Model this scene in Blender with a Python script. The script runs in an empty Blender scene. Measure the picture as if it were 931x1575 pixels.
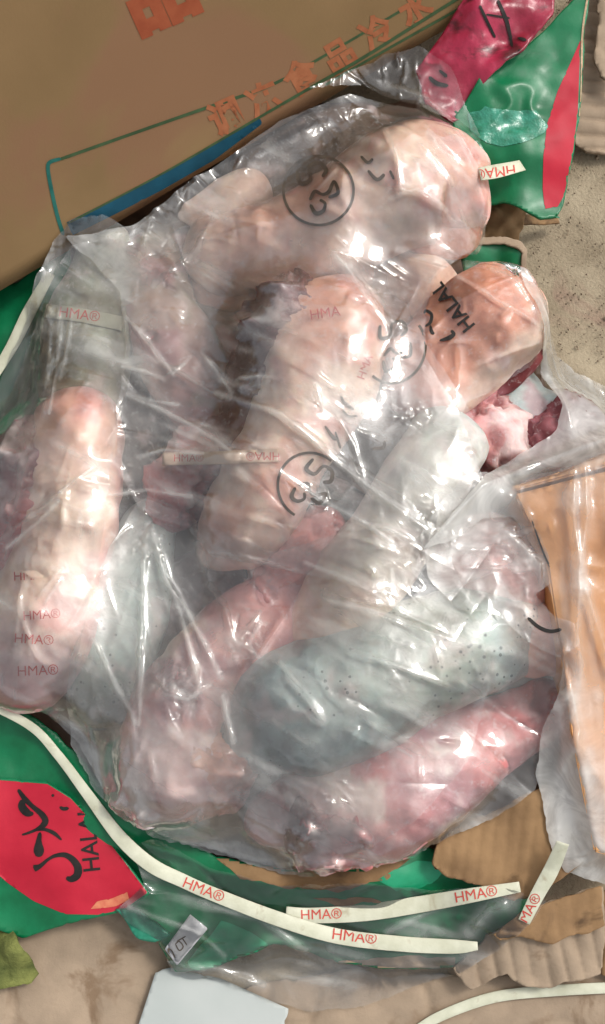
import bpy, bmesh, math, random
import numpy as np
from mathutils import Vector, Matrix
from mathutils.bvhtree import BVHTree
R = math.radians
sc = bpy.context.scene
col = sc.collection
random.seed(7); rng = np.random.default_rng(7)

# ------------------------------------------------------------------ camera, sky, sun, exposure
PXM = 0.0007                                   # metres per photo pixel at the aim point
CAM = np.array([0.0, -0.32, 1.50]); AIM = np.array([0.0, 0.0, 0.08])
_d = AIM - CAM; DIST = np.linalg.norm(_d); _d = _d / DIST
_r = np.array([1.0, 0, 0]); _u = np.cross(_r, _d)
FPX = DIST / PXM
cd = bpy.data.cameras.new("camera"); cam = bpy.data.objects.new("camera", cd); col.objects.link(cam)
cd.sensor_fit = 'VERTICAL'; cd.angle_y = 2 * math.atan(787.5 / FPX); cd.clip_end = 200; cd.clip_start = 0.02
cam.matrix_world = Matrix(((_r[0], _u[0], -_d[0], CAM[0]), (_r[1], _u[1], -_d[1], CAM[1]), (_r[2], _u[2], -_d[2], CAM[2]), (0, 0, 0, 1)))
sc.camera = cam
w = bpy.data.worlds.new("World"); sc.world = w; w.use_nodes = True
nt = w.node_tree; bg = nt.nodes["Background"]
sky = nt.nodes.new("ShaderNodeTexSky"); sky.sky_type = 'NISHITA'; sky.sun_disc = False
SUN_EL, SUN_AZ = R(56), R(60)                 # azimuth clockwise from +Y
sky.sun_elevation = SUN_EL; sky.sun_rotation = SUN_AZ; sky.air_density = 1.0; sky.dust_density = 4.0; sky.ozone_density = 0.6
hs = nt.nodes.new('ShaderNodeHueSaturation'); hs.inputs['Saturation'].default_value = .2; nt.links.new(sky.outputs[0], hs.inputs['Color']); nt.links.new(hs.outputs[0], bg.inputs[0]); bg.inputs[1].default_value = 0.15
sl = bpy.data.lights.new("sun", 'SUN'); sl.energy = 0.98; sl.angle = R(10); sl.color = (1.0, 0.95, 0.87)
sun = bpy.data.objects.new("sun", sl); col.objects.link(sun)
sdir = Vector((math.sin(SUN_AZ) * math.cos(SUN_EL), math.cos(SUN_AZ) * math.cos(SUN_EL), math.sin(SUN_EL)))
sun.rotation_euler = sdir.to_track_quat('Z', 'Y').to_euler(); sun.location = sdir * 4
sc.view_settings.view_transform = 'Standard'; sc.view_settings.look = 'None'
sc.view_settings.exposure = 0.32; sc.view_settings.gamma = 1; sc.view_settings.use_curve_mapping = False
sc.cycles.transparent_max_bounces = 24; sc.cycles.max_bounces = 8; sc.cycles.use_denoising = True

# ------------------------------------------------------------------ helpers
def P(u, v, z):
    """photo pixel -> world point on the plane of height z"""
    u = np.asarray(u, float); v = np.asarray(v, float)
    x = (u - 465.5) / FPX; y = -(v - 787.5) / FPX
    d = _d[None] + x.reshape(-1, 1) * _r + y.reshape(-1, 1) * _u
    t = (np.asarray(z, float).reshape(-1, 1) - CAM[2]) / d[:, 2:3]
    return CAM + d * t
def P1(u, v, z): return P([u], [v], [z])[0]
def ray(u, v):
    d = _d + (u - 465.5) / FPX * _r - (v - 787.5) / FPX * _u
    return Vector(CAM), Vector(d).normalized()
def srgb(r, g, b, a=1):
    f = lambda c: (c / 255 / 12.92) if c / 255 <= .04045 else ((c / 255 + .055) / 1.055) ** 2.4
    return (f(r), f(g), f(b), a)
def S3(c): return np.array(srgb(*c)[:3])
_T = rng.random((64, 64, 64))
def vnoise(p):
    p = np.asarray(p, float); i = np.floor(p).astype(int); f = p - i; f = f * f * (3 - 2 * f); i &= 63; j = (i + 1) & 63
    g = lambda a, b, c: _T[a, b, c]
    x0, y0, z0 = i[..., 0], i[..., 1], i[..., 2]; x1, y1, z1 = j[..., 0], j[..., 1], j[..., 2]
    fx, fy, fz = f[..., 0], f[..., 1], f[..., 2]
    a = g(x0, y0, z0) * (1 - fx) + g(x1, y0, z0) * fx; b = g(x0, y1, z0) * (1 - fx) + g(x1, y1, z0) * fx
    c = g(x0, y0, z1) * (1 - fx) + g(x1, y0, z1) * fx; d = g(x0, y1, z1) * (1 - fx) + g(x1, y1, z1) * fx
    return ((a * (1 - fy) + b * fy) * (1 - fz) + (c * (1 - fy) + d * fy) * fz) * 2 - 1
def fbm(p, o=4, gain=.5):
    p = np.asarray(p, float); s = 0; a = 1
    for k in range(o): s = s + a * vnoise(p * 2 ** k + 17.3 * k); a *= gain
    return s
def mesh_np(name, V, F):
    m = bpy.data.meshes.new(name); m.from_pydata(np.asarray(V).tolist(), [], F if isinstance(F, list) else F.tolist()); m.update(); return m
def smooth(m, on=True): m.polygons.foreach_set("use_smooth", [on] * len(m.polygons))
def link(name, m, mat=None, parent=None, sm=True):
    if mat: m.materials.append(mat)
    smooth(m, sm); o = bpy.data.objects.new(name, m); col.objects.link(o)
    if parent:
        o.parent = parent; o.matrix_parent_inverse = Matrix.Translation(parent.location).inverted()
    return o
def tag(o, label=None, cat=None, group=None, kind=None):
    if label: o['label'] = label
    if cat: o['category'] = cat
    if group: o['group'] = group
    if kind: o['kind'] = kind
    return o
def thing(name, label, cat, loc=(0, 0, 0), group=None):
    o = bpy.data.objects.new(name, None); col.objects.link(o); o.location = loc; o.empty_display_size = .05
    return tag(o, label, cat, group)
def attr(m, name, vals):
    vals = np.asarray(vals, float)
    if vals.ndim == 1:
        a = m.attributes.new(name, 'FLOAT', 'POINT'); a.data.foreach_set('value', vals)
    else:
        a = m.attributes.new(name, 'FLOAT_COLOR', 'POINT')
        a.data.foreach_set('color', np.concatenate([vals, np.ones((len(vals), 1))], 1).ravel())
def cr(pts, n):
    """Catmull-Rom through rows of pts"""
    p = np.asarray(pts, float); p = np.vstack([2 * p[0] - p[1], p, 2 * p[-1] - p[-2]]); out = []
    m = len(p) - 3; ts = np.linspace(0, m, n)
    for t in ts:
        i = min(int(t), m - 1); f = t - i; a, b, c, d = p[i:i + 4]
        out.append(.5 * (2 * b + (c - a) * f + (2 * a - 5 * b + 4 * c - d) * f * f + (3 * b - a - 3 * c + d) * f ** 3))
    return np.array(out)
# global height map of everything that films and straps come to rest on
HX0, HY0, HS = -0.46, -0.66, 0.0025; HNX, HNY = 369, 529
HM = np.zeros((HNX, HNY))
def bvh_of(m):
    v = np.empty(len(m.vertices) * 3); m.vertices.foreach_get('co', v)
    return BVHTree.FromPolygons(v.reshape(-1, 3).tolist(), [tuple(p.vertices) for p in m.polygons])
def raise_hm(m, b=None):
    v = np.empty(len(m.vertices) * 3); m.vertices.foreach_get('co', v); v = v.reshape(-1, 3)
    b = b or bvh_of(m)
    i0 = max(0, int((v[:, 0].min() - HX0) / HS)); i1 = min(HNX - 1, int((v[:, 0].max() - HX0) / HS) + 1)
    j0 = max(0, int((v[:, 1].min() - HY0) / HS)); j1 = min(HNY - 1, int((v[:, 1].max() - HY0) / HS) + 1)
    dn = Vector((0, 0, -1))
    for i in range(i0, i1 + 1):
        for j in range(j0, j1 + 1):
            h = b.ray_cast(Vector((HX0 + i * HS, HY0 + j * HS, 1.2)), dn)[0]
            if h is not None and h.z > HM[i, j]: HM[i, j] = h.z
def hm(x, y, H=None):
    H = HM if H is None else H
    fx = np.clip((x - HX0) / HS, 0, HNX - 1.001); fy = np.clip((y - HY0) / HS, 0, HNY - 1.001)
    i = fx.astype(int); j = fy.astype(int); fx = fx - i; fy = fy - j
    return (H[i, j] * (1 - fx) + H[i + 1, j] * fx) * (1 - fy) + (H[i, j + 1] * (1 - fx) + H[i + 1, j + 1] * fx) * fy
def px_world(pts, z):
    a = np.asarray(pts, float); zz = a[:, 2] if a.shape[1] > 2 else np.full(len(a), z)
    return P(a[:, 0], a[:, 1], zz)[:, :2]
def rough_outline(xy, step, amp, seed):
    out = []
    for k in range(len(xy)):
        a, b = xy[k], xy[(k + 1) % len(xy)]; n = max(1, int(np.linalg.norm(b - a) / step))
        for t in range(n): out.append(a + (b - a) * t / n)
    out = np.array(out)
    if amp > 0:
        q = np.column_stack([out / (step * 2.2), np.full(len(out), seed)])
        out = out + amp * np.column_stack([fbm(q, 3), fbm(q + 31.7, 3)])
    return out
def polydist(pts, poly):
    """signed distance (inside > 0) and nearest point"""
    a = poly; b = np.roll(poly, -1, 0); best = np.full(len(pts), 1e9); near = np.zeros_like(pts); ins = np.zeros(len(pts), bool)
    for p, q in zip(a, b):
        d = q - p; L = (d @ d) + 1e-18; t = np.clip(((pts - p) @ d) / L, 0, 1); c = p + t[:, None] * d
        dd = ((pts - c) ** 2).sum(1); k = dd < best; best[k] = dd[k]; near[k] = c[k]
        if p[1] != q[1]:
            cross = ((p[1] > pts[:, 1]) != (q[1] > pts[:, 1])) & (pts[:, 0] < (q[0] - p[0]) * (pts[:, 1] - p[1]) / (q[1] - p[1]) + p[0]); ins ^= cross
    s = np.sqrt(best); return np.where(ins, s, -s), near
def grid_poly(poly, step):
    lo = poly.min(0) - step; hi = poly.max(0) + step
    nx = int((hi[0] - lo[0]) / step) + 2; ny = int((hi[1] - lo[1]) / step) + 2
    X, Y = np.meshgrid(lo[0] + np.arange(nx) * step, lo[1] + np.arange(ny) * step, indexing='ij')
    pts = np.column_stack([X.ravel(), Y.ravel()]); sd, near = polydist(pts, poly)
    ok = sd > -0.62 * step; sn = ok & (sd < 0.25 * step); pts[sn] = near[sn]
    return pts.reshape(nx, ny, 2), ok.reshape(nx, ny), sd.reshape(nx, ny)
def quads(ok):
    idx = -np.ones(ok.shape, int); idx[ok] = np.arange(ok.sum())
    a, b, c, d = idx[:-1, :-1], idx[1:, :-1], idx[1:, 1:], idx[:-1, 1:]
    k = (a >= 0) & (b >= 0) & (c >= 0) & (d >= 0)
    F = np.column_stack([a[k], b[k], c[k], d[k]]).tolist()
    for p, q, r in ((a, b, c), (a, c, d), (a, b, d), (b, c, d)):          # corners where three nodes are inside
        miss = [x for x in (a, b, c, d) if x is not p and x is not q and x is not r][0]
        k = (p >= 0) & (q >= 0) & (r >= 0) & (miss < 0); F += np.column_stack([p[k], q[k], r[k]]).tolist()
    return F
def planez(pts3):
    A = np.array([[*P1(u, v, z)[:2], 1] for u, v, z in pts3]); zz = np.array([p[2] for p in pts3])
    c = np.linalg.lstsq(A, zz, rcond=None)[0]; return lambda x, y: c[0] * x + c[1] * y + c[2]
def idw(pts3, p=2.2):
    A = np.array([P1(u, v, z) for u, v, z in pts3])
    def f(x, y):
        w = 1 / (np.sqrt((x[:, None] - A[:, 0]) ** 2 + (y[:, None] - A[:, 1]) ** 2) + .01) ** p
        return (w * A[:, 2]).sum(1) / w.sum(1)
    return f
def sheet(name, outline, zf, mat, thick=.004, step=.004, rough=0.0, bump=.0015, bscale=25, parent=None, zest=.02, seed=1, extra=None, register=True, sharp=False):
    xy = px_world(outline, zest)
    if rough: xy = rough_outline(xy, .006, rough, seed)
    pts, ok, sd = grid_poly(xy, step); v = pts[ok]; x, y = v[:, 0], v[:, 1]
    z = zf(x, y) + bump * fbm(np.column_stack([x, y, np.full(len(x), seed * .37)]) * bscale, 3)
    if extra is not None: z = z + extra(x, y)
    m = mesh_np(name, np.column_stack([x, y, z]), quads(ok)); o = link(name, m, mat, parent)
    if register:
        b = bvh_of(m); raise_hm(m, b)
    if thick:
        md = o.modifiers.new("solid", 'SOLIDIFY'); md.thickness = thick; md.offset = -1
    return o
_bv = {}
def tb(target):
    if target.name not in _bv: _bv[target.name] = bvh_of(target.data)
    return _bv[target.name]
def throw(pts, target, eps):
    b = tb(target); out = []
    for u, v in pts:
        o, d = ray(u, v); h, n, _, _ = b.ray_cast(o, d)
        out.append(None if h is None else h - d * eps)
    return out
def decal(name, polys, target, mat, eps=.0006, parent=None):
    """each (points px, faces) of polys is thrown on the target's surface; every mark is one mesh lying on it"""
    for pts, faces in polys:
        h = throw(pts, target, eps); V = []; F = []; mp = {}
        for i, p in enumerate(h):
            if p is not None: mp[i] = len(V); V.append(p[:])
        for f in faces:
            if all(i in mp for i in f) and max((Vector(V[mp[i]]) - Vector(V[mp[f[0]]])).length for i in f) < .03: F.append([mp[i] for i in f])
        if F: link(name, mesh_np(name, V, F), mat, parent or target)
def stroke(pts, seg=3.0, across=2, cap=True):
    """pts rows (u, v, width) in px -> strip"""
    p = np.asarray(pts, float); L = np.abs(np.diff(p[:, :2], axis=0)).sum(); n = max(6, int(L / seg)); c = cr(p, n)
    t = np.gradient(c[:, :2], axis=0); t /= np.linalg.norm(t, axis=1)[:, None] + 1e-9; nn = np.column_stack([-t[:, 1], t[:, 0]])
    wd = np.abs(c[:, 2]) * .5
    if cap: s = np.linspace(0, 1, n); wd = wd * np.clip(np.minimum(s, 1 - s) * n / 1.6 + .35, 0, 1)
    V = []; F = []
    for k in range(across + 1):
        V.append(c[:, :2] + nn * (wd * (2 * k / across - 1))[:, None])
    V = np.vstack(V)
    for k in range(across):
        for i in range(n - 1): F.append([k * n + i, k * n + i + 1, (k + 1) * n + i + 1, (k + 1) * n + i])
    return V.tolist(), F
def polyfill(pts, step=3.0):
    g, ok, _ = grid_poly(np.asarray(pts, float), step); return g[ok].tolist(), quads(ok)
def text(body, u, v, size, ang, sx=1.0, shear=0.0, maxe=5.0, bold=0.0, sp=1.0):
    c = bpy.data.curves.new('t', 'FONT'); c.body = body; c.size = 1; c.align_x = 'CENTER'; c.align_y = 'CENTER'; c.offset = bold; c.resolution_u = 3; c.space_character = sp
    o = bpy.data.objects.new('t', c); col.objects.link(o); bpy.context.view_layer.update()
    m = bpy.data.meshes.new_from_object(o.evaluated_get(bpy.context.evaluated_depsgraph_get())); bpy.data.objects.remove(o)
    bm = bmesh.new(); bm.from_mesh(m); bmesh.ops.triangulate(bm, faces=bm.faces[:])
    ca, sa = math.cos(R(ang)), math.sin(R(ang))
    for q in bm.verts:
        x = (q.co.x + shear * q.co.y) * size * sx; y = q.co.y * size
        q.co = Vector((u + x * ca - y * sa, v - (x * sa + y * ca), 0))
    for _ in range(4):
        e = [k for k in bm.edges if k.calc_length() > maxe]
        if not e: break
        bmesh.ops.subdivide_edges(bm, edges=e, cuts=1); bmesh.ops.triangulate(bm, faces=bm.faces[:])
    bm.verts.ensure_lookup_table(); bm.verts.index_update()
    r = [(q.co.x, q.co.y) for q in bm.verts], [[q.index for q in f.verts] for f in bm.faces]; bm.free(); bpy.data.meshes.remove(m); return r

# ------------------------------------------------------------------ materials
def newmat(name):
    m = bpy.data.materials.new(name); m.use_nodes = True; m.node_tree.nodes.clear(); return m, m.node_tree.nodes, m.node_tree.links
def noise(N, L, scale, detail=6, rough=.55, coord='Object', dist=0, scl=None):
    tc = N.new('ShaderNodeTexCoord'); n = N.new('ShaderNodeTexNoise'); n.inputs['Scale'].default_value = scale
    n.inputs['Detail'].default_value = detail; n.inputs['Roughness'].default_value = rough; n.inputs['Distortion'].default_value = dist
    if scl:
        mp = N.new('ShaderNodeMapping'); mp.inputs['Scale'].default_value = scl; L.new(tc.outputs[coord], mp.inputs[0]); L.new(mp.outputs[0], n.inputs[0])
    else: L.new(tc.outputs[coord], n.inputs[0])
    return n
def ramp(N, L, src, stops):
    r = N.new('ShaderNodeValToRGB'); e = r.color_ramp.elements
    while len(e) < len(stops): e.new(.5)
    for k, (p, c) in enumerate(stops): e[k].position = p; e[k].color = c if len(c) == 4 else (*c, 1)
    L.new(src, r.inputs[0]); return r
def bumpn(N, L, h, strength, dist, prev=None):
    b = N.new('ShaderNodeBump'); b.inputs['Strength'].default_value = strength; b.inputs['Distance'].default_value = dist; L.new(h, b.inputs['Height'])
    if prev: L.new(prev, b.inputs['Normal'])
    return b.outputs[0]
def surf(name, ca, cb, scale=40, rough=.7, bump=.3, bd=.001, fine=400, spec=.3, coat=0, cc=None, lo=.35, hi=.65, scl=None, stain=None):
    m, N, L = newmat(name); out = N.new('ShaderNodeOutputMaterial'); b = N.new('ShaderNodeBsdfPrincipled'); L.new(b.outputs[0], out.inputs[0])
    n = noise(N, L, scale, scl=scl); r = ramp(N, L, n.outputs[0], [(lo, srgb(*ca)), (hi, srgb(*cb))]); c = r.outputs[0]
    if stain:
        s = noise(N, L, stain[1], 4, .6, dist=.6); sr = ramp(N, L, s.outputs[0], [(stain[2], (0, 0, 0, 1)), (stain[2] + .12, (1, 1, 1, 1))])
        mx = N.new('ShaderNodeMix'); mx.data_type = 'RGBA'; L.new(sr.outputs[0], mx.inputs[0]); L.new(c, mx.inputs[6]); mx.inputs[7].default_value = srgb(*stain[0]); c = mx.outputs[2]
    L.new(c, b.inputs['Base Color']); f = noise(N, L, fine, 5, .6)
    L.new(bumpn(N, L, f.outputs[0], bump, bd), b.inputs['Normal'])
    rr = N.new('ShaderNodeMapRange'); L.new(n.outputs[0], rr.inputs[0]); rr.inputs[3].default_value = rough - .12; rr.inputs[4].default_value = rough + .12; L.new(rr.outputs[0], b.inputs['Roughness'])
    b.inputs['Specular IOR Level'].default_value = spec; b.inputs['Coat Weight'].default_value = coat; b.inputs['Coat Roughness'].default_value = .2
    return m
M = {}
M['concrete'] = surf('concrete', (138, 124, 102), (170, 156, 132), 14, .85, .8, .003, 260, stain=((150, 125, 108), 9, .56))
M['kraft'] = surf('kraft', (160, 126, 84), (180, 144, 98), 9, .75, .25, .0008, 300, stain=((140, 108, 72), 5, .6))
M['kraft_big'] = surf('kraft_carton', (123, 98, 64), (136, 109, 74), 5, .75, .25, .0008, 300, stain=((131, 98, 70), 4, .5))
M['kraft_orange'] = surf('kraft_orange', (206, 152, 98), (216, 164, 110), 8, .65, .25, .0008, 260)
M['kraft_pale'] = surf('kraft_pale', (146, 128, 108), (164, 144, 122), 30, .8, .5, .001, 300, stain=((128, 106, 84), 16, .55))
M['kraft_brown'] = surf('kraft_brown', (120, 92, 62), (152, 120, 84), 22, .75, .4, .001, 250, stain=((88, 66, 44), 16, .55))
M['kraft_wet'] = surf('wet_kraft', (104, 80, 62), (140, 108, 84), 18, .4, .3, .001, 220, spec=.5, stain=((78, 60, 50), 14, .52))
M['green'] = surf('green_print', (0, 96, 56), (6, 116, 72), 30, .38, .3, .0012, 90, spec=.45, coat=.1)
M['green_light'] = surf('light_green_print', (14, 136, 92), (40, 156, 112), 26, .4, .3, .001, 90, spec=.45)
M['red'] = surf('red_print', (172, 20, 44), (186, 30, 52), 25, .55, .2, .001, 120, spec=.35)
M['magenta'] = surf('magenta_print', (132, 24, 46), (178, 44, 76), 22, .35, .6, .002, 60, spec=.5, coat=.2, stain=((84, 20, 30), 26, .55))
M['paper'] = surf('white_paper', (172, 178, 174), (184, 188, 184), 8, .6, .1, .0005, 200)
M['sack'] = surf('olive_sack', (74, 82, 40), (128, 132, 72), 30, .85, 1.0, .003, 160)
M['strap'] = surf('strap_plastic', (192, 192, 168), (210, 210, 188), 50, .45, .5, .0006, 380, spec=.4, stain=((168, 158, 130), 34, .6))
M['strap_dull'] = surf('dull_strap', (176, 174, 152), (190, 186, 166), 50, .5); M['strap_pink'] = surf('pinkish_strap', (206, 180, 158), (216, 192, 170), 50, .5)
M['ink'] = surf('black_ink', (22, 20, 18), (40, 36, 32), 60, .6, .1, .0003, 300)
M['ink_soft'] = surf('worn_black_ink', (58, 48, 38), (92, 78, 64), 60, .7, .1, .0003, 300)
M['redink'] = surf('red_ink', (186, 60, 52), (204, 88, 76), 60, .6, .1, .0003, 300)
M['boxred'] = surf('brick_red_ink', (138, 66, 38), (150, 78, 48), 60, .7, .1, .0003, 300)
M['boxred_faint'] = surf('faded_red_ink', (146, 84, 52), (160, 100, 66), 80, .75, .1, .0003, 300)
M['boxgreen'] = surf('dark_green_ink', (52, 72, 44), (66, 88, 56), 60, .7, .1, .0003, 300)
M['boxteal'] = surf('teal_ink', (20, 86, 78), (40, 104, 92), 60, .7, .1, .0003, 300)
M['boxblue'] = surf('blue_ink', (10, 62, 80), (18, 76, 96), 40, .6, .1, .0003, 300)

def meat_mat(name, dots=False, lump=1.0):
    m, N, L = newmat(name); out = N.new('ShaderNodeOutputMaterial'); b = N.new('ShaderNodeBsdfPrincipled'); L.new(b.outputs[0], out.inputs[0])
    a = N.new('ShaderNodeAttribute'); a.attribute_name = 'tone'
    n = noise(N, L, 38, 8, .6, dist=.4); r = ramp(N, L, n.outputs[0], [(.3, (.80, .74, .72, 1)), (.5, (1, 1, 1, 1)), (.75, (1.18, 1.2, 1.2, 1))])
    mx = N.new('ShaderNodeMix'); mx.data_type = 'RGBA'; mx.blend_type = 'MULTIPLY'; mx.inputs[0].default_value = 1; L.new(a.outputs[0], mx.inputs[6]); L.new(r.outputs[0], mx.inputs[7])
    c = mx.outputs[2]
    fr = noise(N, L, 120, 5, .65); frr = ramp(N, L, fr.outputs[0], [(.56, (0, 0, 0, 1)), (.72, (.45, .45, .45, 1))])   # frost grains
    m2 = N.new('ShaderNodeMix'); m2.data_type = 'RGBA'; L.new(frr.outputs[0], m2.inputs[0]); L.new(c, m2.inputs[6]); m2.inputs[7].default_value = (.75, .74, .73, 1); c = m2.outputs[2]
    if dots:
        tc = N.new('ShaderNodeTexCoord'); v = N.new('ShaderNodeTexVoronoi'); v.inputs['Scale'].default_value = 120; v.inputs['Randomness'].default_value = 1; L.new(tc.outputs['Object'], v.inputs[0])
        big = noise(N, L, 16, 3); th = N.new('ShaderNodeMapRange'); L.new(big.outputs[0], th.inputs[0]); th.inputs[1].default_value = .42; th.inputs[2].default_value = .68; th.inputs[3].default_value = .05; th.inputs[4].default_value = .27
        lt = N.new('ShaderNodeMath'); lt.operation = 'LESS_THAN'; L.new(v.outputs['Distance'], lt.inputs[0]); L.new(th.outputs[0], lt.inputs[1])
        sp = N.new('ShaderNodeMath'); sp.operation = 'MULTIPLY'; L.new(lt.outputs[0], sp.inputs[0]); sp.inputs[1].default_value = .72
        m3 = N.new('ShaderNodeMix'); m3.data_type = 'RGBA'; L.new(sp.outputs[0], m3.inputs[0]); L.new(c, m3.inputs[6]); m3.inputs[7].default_value = srgb(52, 60, 62); c = m3.outputs[2]
    L.new(c, b.inputs['Base Color']); b.inputs['Subsurface Weight'].default_value = .25; b.inputs['Subsurface Radius'].default_value = (.012, .005, .003); b.inputs['Subsurface Scale'].default_value = 1
    b.inputs['Roughness'].default_value = .6; b.inputs['Specular IOR Level'].default_value = .25
    f = noise(N, L, 90, 8, .65); g = noise(N, L, 420, 4, .6)
    nn = bumpn(N, L, f.outputs[0], .35 * lump, .003); nn = bumpn(N, L, g.outputs[0], .25, .001, nn); L.new(nn, b.inputs['Normal'])
    return m
M['skin'] = meat_mat('frozen_skin', lump=.6); M['raw'] = meat_mat('frozen_raw_flesh', lump=1.6); M['tongue'] = meat_mat('speckled_grey_skin', dots=True, lump=.8)

def film_mat(name, haze=1.0, tint=(.95, .945, .90), rough=.07, fine=1.0, fres=2.2):
    m, N, L = newmat(name); out = N.new('ShaderNodeOutputMaterial')
    tr = N.new('ShaderNodeBsdfTransparent'); tr.inputs[0].default_value = (.975, .975, .97, 1)
    df = N.new('ShaderNodeBsdfDiffuse'); df.inputs[0].default_value = (*tint, 1); tl = N.new('ShaderNodeBsdfTranslucent'); tl.inputs[0].default_value = (*tint, 1)
    ml = N.new('ShaderNodeMixShader'); ml.inputs[0].default_value = .45; L.new(df.outputs[0], ml.inputs[1]); L.new(tl.outputs[0], ml.inputs[2])
    a = N.new('ShaderNodeAttribute'); a.attribute_name = 'haze'
    n = noise(N, L, 22, 5, .6, dist=1.0); mr = N.new('ShaderNodeMapRange'); L.new(n.outputs[0], mr.inputs[0]); mr.inputs[1].default_value = .3; mr.inputs[2].default_value = .7; mr.inputs[3].default_value = .5; mr.inputs[4].default_value = 1.5
    mu = N.new('ShaderNodeMath'); mu.operation = 'MULTIPLY'; L.new(a.outputs['Fac'], mu.inputs[0]); L.new(mr.outputs[0], mu.inputs[1])
    mu2 = N.new('ShaderNodeMath'); mu2.operation = 'MULTIPLY'; L.new(mu.outputs[0], mu2.inputs[0]); mu2.inputs[1].default_value = haze; mu2.use_clamp = True
    m1 = N.new('ShaderNodeMixShader'); L.new(mu2.outputs[0], m1.inputs[0]); L.new(tr.outputs[0], m1.inputs[1]); L.new(ml.outputs[0], m1.inputs[2])
    gl = N.new('ShaderNodeBsdfGlossy'); gl.inputs['Roughness'].default_value = rough; gl.inputs[0].default_value = (1, 1, 1, 1)
    f1 = noise(N, L, 60, 4, .5, dist=1.5); f2 = noise(N, L, 260, 4, .6, dist=.8)
    ab = N.new('ShaderNodeMath'); ab.operation = 'SUBTRACT'; L.new(f1.outputs[0], ab.inputs[0]); ab.inputs[1].default_value = .5
    ab2 = N.new('ShaderNodeMath'); ab2.operation = 'ABSOLUTE'; L.new(ab.outputs[0], ab2.inputs[0])
    nn = bumpn(N, L, ab2.outputs[0], .06 * fine, .004); nn = bumpn(N, L, f2.outputs[0], .03 * fine, .001, nn)
    L.new(nn, gl.inputs['Normal'])
    fz = N.new('ShaderNodeFresnel'); fz.inputs[0].default_value = 1.5; L.new(nn, fz.inputs['Normal'])
    fm = N.new('ShaderNodeMath'); fm.operation = 'MULTIPLY'; fm.use_clamp = True; L.new(fz.outputs[0], fm.inputs[0]); fm.inputs[1].default_value = fres
    m2 = N.new('ShaderNodeMixShader'); L.new(fm.outputs[0], m2.inputs[0]); L.new(m1.outputs[0], m2.inputs[1]); L.new(gl.outputs[0], m2.inputs[2])
    L.new(m2.outputs[0], out.inputs[0]); return m
M['film_mid'] = film_mat('outer_clear_film', fres=1.7, rough=.05); M['film_thin'] = film_mat('thin_clear_film', fres=1.15); M['film'] = film_mat('clear_film', fres=1.6); M['film_soft'] = film_mat('milky_film', 1.0, rough=.16)

# ------------------------------------------------------------------ setting: concrete ground
gx = np.concatenate([[-8, -3, -1], np.linspace(-.5, .5, 120), [1, 3, 8]])
X, Y = np.meshgrid(gx, gx * 1.4, indexing='ij'); q = np.column_stack([X.ravel(), Y.ravel(), np.zeros(X.size)])
q[:, 2] = .0025 * fbm(q * 18, 4)
n_ = len(gx); F = [[i * n_ + j, (i + 1) * n_ + j, (i + 1) * n_ + j + 1, i * n_ + j + 1] for i in range(n_ - 1) for j in range(n_ - 1)]
ground = link('concrete_ground', mesh_np('concrete_ground', q, F), M['concrete']); tag(ground, kind='structure')
# loose grit and paper crumbs lying on the concrete
V = []; F = []
for k in range(900):
    u = random.uniform(790, 990); v = random.uniform(-40, 560); c = P1(u, v, .003); r = random.uniform(.0006, .0022) * (2 if random.random() < .08 else 1); a = random.uniform(0, 6.3); e = random.uniform(.25, 1)
    b0 = len(V)
    for s in range(5):
        t = a + s * 1.2566; V.append([c[0] + r * math.cos(t) * (1 if s % 2 else .7), c[1] + r * e * math.sin(t), .0035])
    V.append([c[0], c[1], .004 + r * .7]); F += [[b0 + s, b0 + (s + 1) % 5, b0 + 5] for s in range(5)]
grit = link('grit', mesh_np('grit', V, F), surf('grit', (92, 78, 62), (176, 158, 134), 300, .9), sm=False); tag(grit, 'loose grit and crumbs on the concrete beside the heap', 'grit', kind='stuff')

# ------------------------------------------------------------------ flattened cardboard at the bottom
def single(name, label, cat, group=None):
    return thing(name, label, cat, (0, 0, 0), group)
o = sheet('flat_cardboard', [(-60, 1395), (120, 1380), (240, 1420), (300, 1490), (420, 1640), (-60, 1640)], planez([(0, 1400, .012), (300, 1500, .010), (0, 1600, .010)]), M['kraft_pale'], rough=.0015, seed=3, bump=.003, bscale=14, extra=lambda x, y: -.0035 * np.exp(-np.abs(fbm(np.column_stack([x, y, x * 0]) * 8, 2)) * 12))
tag(o, 'pale tan cardboard sheet lying flat below the red printed flap', 'cardboard', 'loose cardboard pieces')
o = sheet('flat_cardboard', [(360, 1520), (560, 1490), (700, 1500), (980, 1490), (990, 1650), (340, 1650)], planez([(400, 1530, .014), (900, 1500, .016), (700, 1600, .012)]), M['kraft_pale'], rough=.003, seed=5, bump=.004, bscale=16, extra=lambda x, y: -.006 * np.exp(-np.abs(fbm(np.column_stack([x, y, x * 0]) * 12, 2)) * 9))
tag(o, 'crumpled tan cardboard sheet under the white strap along the bottom edge', 'cardboard', 'loose cardboard pieces')
o = sheet('paper_sheet', [(240, 1494), (262, 1488), (340, 1505), (445, 1552), (420, 1640), (192, 1640)], planez([(240, 1500, .020), (440, 1550, .019), (300, 1600, .018)]), M['paper'], thick=.0008, seed=4, bump=.0012, bscale=9)
tag(o, 'blank white paper sheet lying between two tan cardboards', 'paper')
o = sheet('sack', [(-60, 1395), (0, 1408), (28, 1428), (48, 1470), (63, 1495), (50, 1512), (-60, 1525)], idw([(0, 1410, .03), (30, 1460, .045), (60, 1500, .02), (-40, 1500, .04)]), M['sack'], thick=.006, rough=.002, bump=.008, bscale=40, seed=9)
tag(o, 'crumpled olive green sack corner at the lower left edge', 'sack')

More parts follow.
